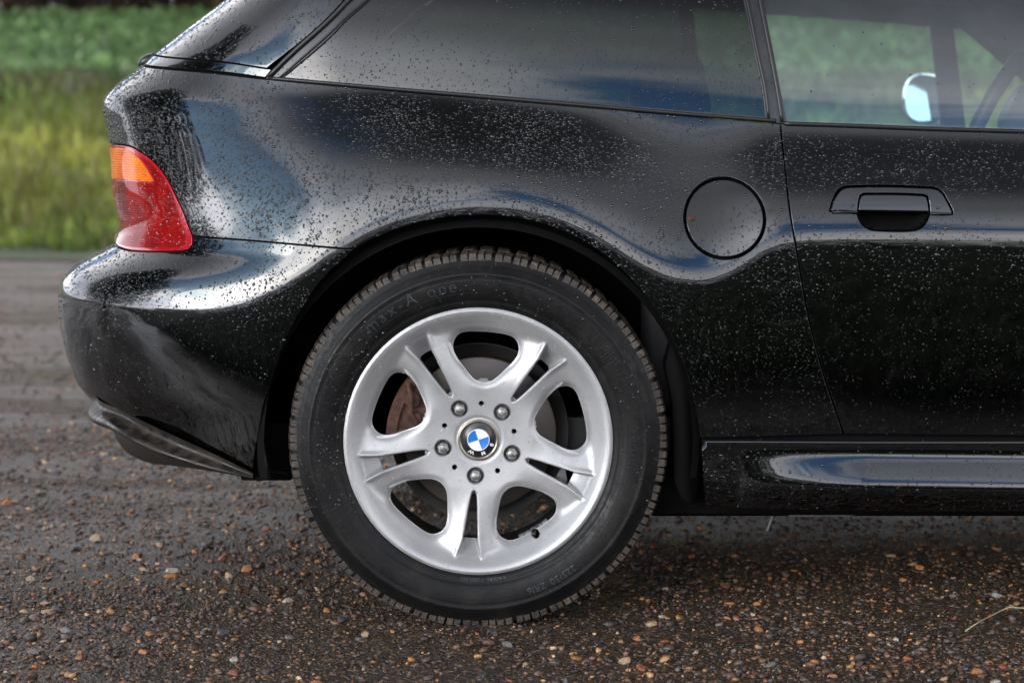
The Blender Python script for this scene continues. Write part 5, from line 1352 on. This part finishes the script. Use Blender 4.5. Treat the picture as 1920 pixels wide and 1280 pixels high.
# ------------------------------------------------------------------ rain drops, as real domes of water
def drops_on(o, n, rmed=.0010, sig=.42, rmax=.0032, dens=None, mm='drop', flat=.58, minface=.0, run=1.0):
    me = o.data; me.calc_loop_triangles()
    co = np.empty(len(me.vertices)*3); me.vertices.foreach_get('co', co); co = co.reshape(-1, 3)
    tri = np.empty(len(me.loop_triangles)*3, np.int32); me.loop_triangles.foreach_get('vertices', tri); tri = tri.reshape(-1, 3)
    off = np.array(o.location) if o.parent in (None, CAR) else np.zeros(3)
    A, B_, C_ = co[tri[:, 0]], co[tri[:, 1]], co[tri[:, 2]]
    nr = np.cross(B_-A, C_-A); ar = np.linalg.norm(nr, axis=1); nr = nr/np.maximum(ar, 1e-14)[:, None]
    cen = (A+B_+C_)/3+off; view = np.array([0, -D, HC])-cen; view /= np.linalg.norm(view, axis=1)[:, None]
    px, py = proj(cen); w = ar*(np.sum(nr*view, 1) > minface)*(px > -60)*(px < 2150)*(py > -120)*(py < 1300)*(cen[:, 1] < .75)
    if dens is not None: w = w*dens(px, py)
    if w.sum() <= 0: return None
    idx = rng.choice(len(tri), n, p=w/w.sum()); u, v = rng.random(n), rng.random(n); k = u+v > 1; u[k], v[k] = 1-u[k], 1-v[k]
    P = A[idx]+(B_[idx]-A[idx])*u[:, None]+(C_[idx]-A[idx])*v[:, None]; Nn = nr[idx]
    r = np.minimum(np.exp(rng.normal(math.log(rmed), sig, n)), rmax)
    t = np.cross(Nn, np.array([0, 0, 1.0])); tl = np.linalg.norm(t, axis=1); t[tl < 1e-3] = (1, 0, 0); t /= np.linalg.norm(t, axis=1)[:, None]; b = np.cross(t, Nn)
    K = 6; V = []; sx_, sy_ = rng.uniform(.85, 1.1, n), rng.uniform(.85, 1.15, n)*run; jit = rng.uniform(.84, 1.16, (n, K)); a0 = rng.uniform(0, 6.28, n); sk_ = rng.normal(0, .18, n)
    for ri, (q, h) in enumerate(((1.0, -.06), (.70, .72))):
        for j in range(K):
            a = a0+2*pi*j/K; X_ = np.cos(a)*q*jit[:, j]*r*sx_; Y_ = np.sin(a)*q*jit[:, j]*r*sy_+(-.10*r*h)
            X_ = X_+sk_*Y_*.5
            V.append(P+t*X_[:, None]+b*Y_[:, None]+Nn*(h*flat*r)[:, None])
    V.append(P+Nn*(flat*r)[:, None]-b*(.1*r)[:, None]); V = np.stack(V, 1); nv = V.shape[1]
    T = []
    for ri in range(1):
        for j in range(K):
            a, c = ri*K+j, ri*K+(j+1) % K; T += [[a, c, c+K], [a, c+K, a+K]]
    for j in range(K): T.append([K+j, K+(j+1) % K, 2*K])
    T = np.array(T); i = (np.arange(n)*nv)[:, None, None]
    c0_ = V[0]; f = T[0]; sg = np.dot(np.cross(c0_[f[1]]-c0_[f[0]], c0_[f[2]]-c0_[f[0]]), c0_[nv-1]-c0_[:K].mean(0))
    if np.dot(np.cross(c0_[T[-1][1]]-c0_[T[-1][0]], c0_[T[-1][2]]-c0_[T[-1][0]]), Nn[0]) < 0: T = T[:, ::-1]
    q = fast_mesh('rain_drops', V.reshape(-1, 3), (T[None]+i).reshape(-1, 3), M[mm], o); q['kind'] = 'stuff'; return q
near = {}
for ch in CAR.children:
    nm = ch.name.split('.')[0]
    near.setdefault(nm, ch)
sm01 = lambda a, b, v: np.clip((v-a)/(b-a), 0, 1)
def clump(px, py, k=40): return .75+.5*np.sin(px/k+1.3*np.sin(py/k/1.3))*np.sin(py/k*.8+np.sin(px/k))
def den_body(px, py): return (1.15-.62*sm01(480, 620, py)-.25*sm01(640, 800, py))*clump(px, py)*np.where(px < 420, 1.15, 1)
def den_bump(px, py): return (1.0-.55*sm01(560, 640, py)-.40*sm01(640, 760, py))*clump(px, py)
up = lambda px, py: den_body(px, py)*(1-sm01(470, 560, py))
lo = lambda px, py: clump(px, py)*sm01(440, 540, py)*(1-.45*sm01(620, 800, py))
drops_on(near['rear_quarter_panel'], 19000, .00104, .45, .0032, up)
drops_on(near['rear_quarter_panel'], 9000, .00050, .30, .0010, up)
drops_on(near['rear_quarter_panel'], 2200, .00058, .38, .0016, lo)
drops_on(near['rear_bumper'], 4200, .00100, .45, .0030, lambda px, py: den_bump(px, py)*(1-.8*sm01(560, 620, py)))
drops_on(near['rear_bumper'], 1500, .00055, .4, .0018, lambda px, py: sm01(550, 600, py)*(1-.7*sm01(660, 800, py)))
drops_on(near['door'], 5000, .00095, .45, .0032, up)
drops_on(near['door'], 2400, .00056, .38, .0016, lo)
drops_on(near['fuel_flap'], 330, .0011, .45, .0034)
drops_on(near['rear_pillar'], 2400, .0011, .42, .0028)
drops_on(near['tailgate_edge'], 220, .0009, .40, .0024)
drops_on(near['door_handle'], 90, .0012, .40, .003)
drops_on(near['side_sill'], 1300, .0008, .5, .0032, lambda px, py: sm01(838, 850, py)*(1-sm01(905, 925, py)*.9)+.02)
drops_on(near['rear_side_window'], 4000, .00078, .45, .0026, lambda px, py: .35+sm01(-50, 200, py))
drops_on(near['door_window'], 260, .0007, .4, .0018)
for ch in list(LAMP.children)[:2]: drops_on(ch, 420 if 'red' in ch.name else 130, .0009, .4, .0022, mm='dropclear')
drops_on(WHEEL, 1500, .0009, .5, .0030, mm='dropclear', minface=.3)
drops_on(TY, 800, .0010, .45, .0026, lambda px, py: np.where((px < 760) & (py > 700), 1.6, .5)*clump(px, py, 25), minface=.35)
drops_on(near['window_frame'], 500, .0008, .4, .002)
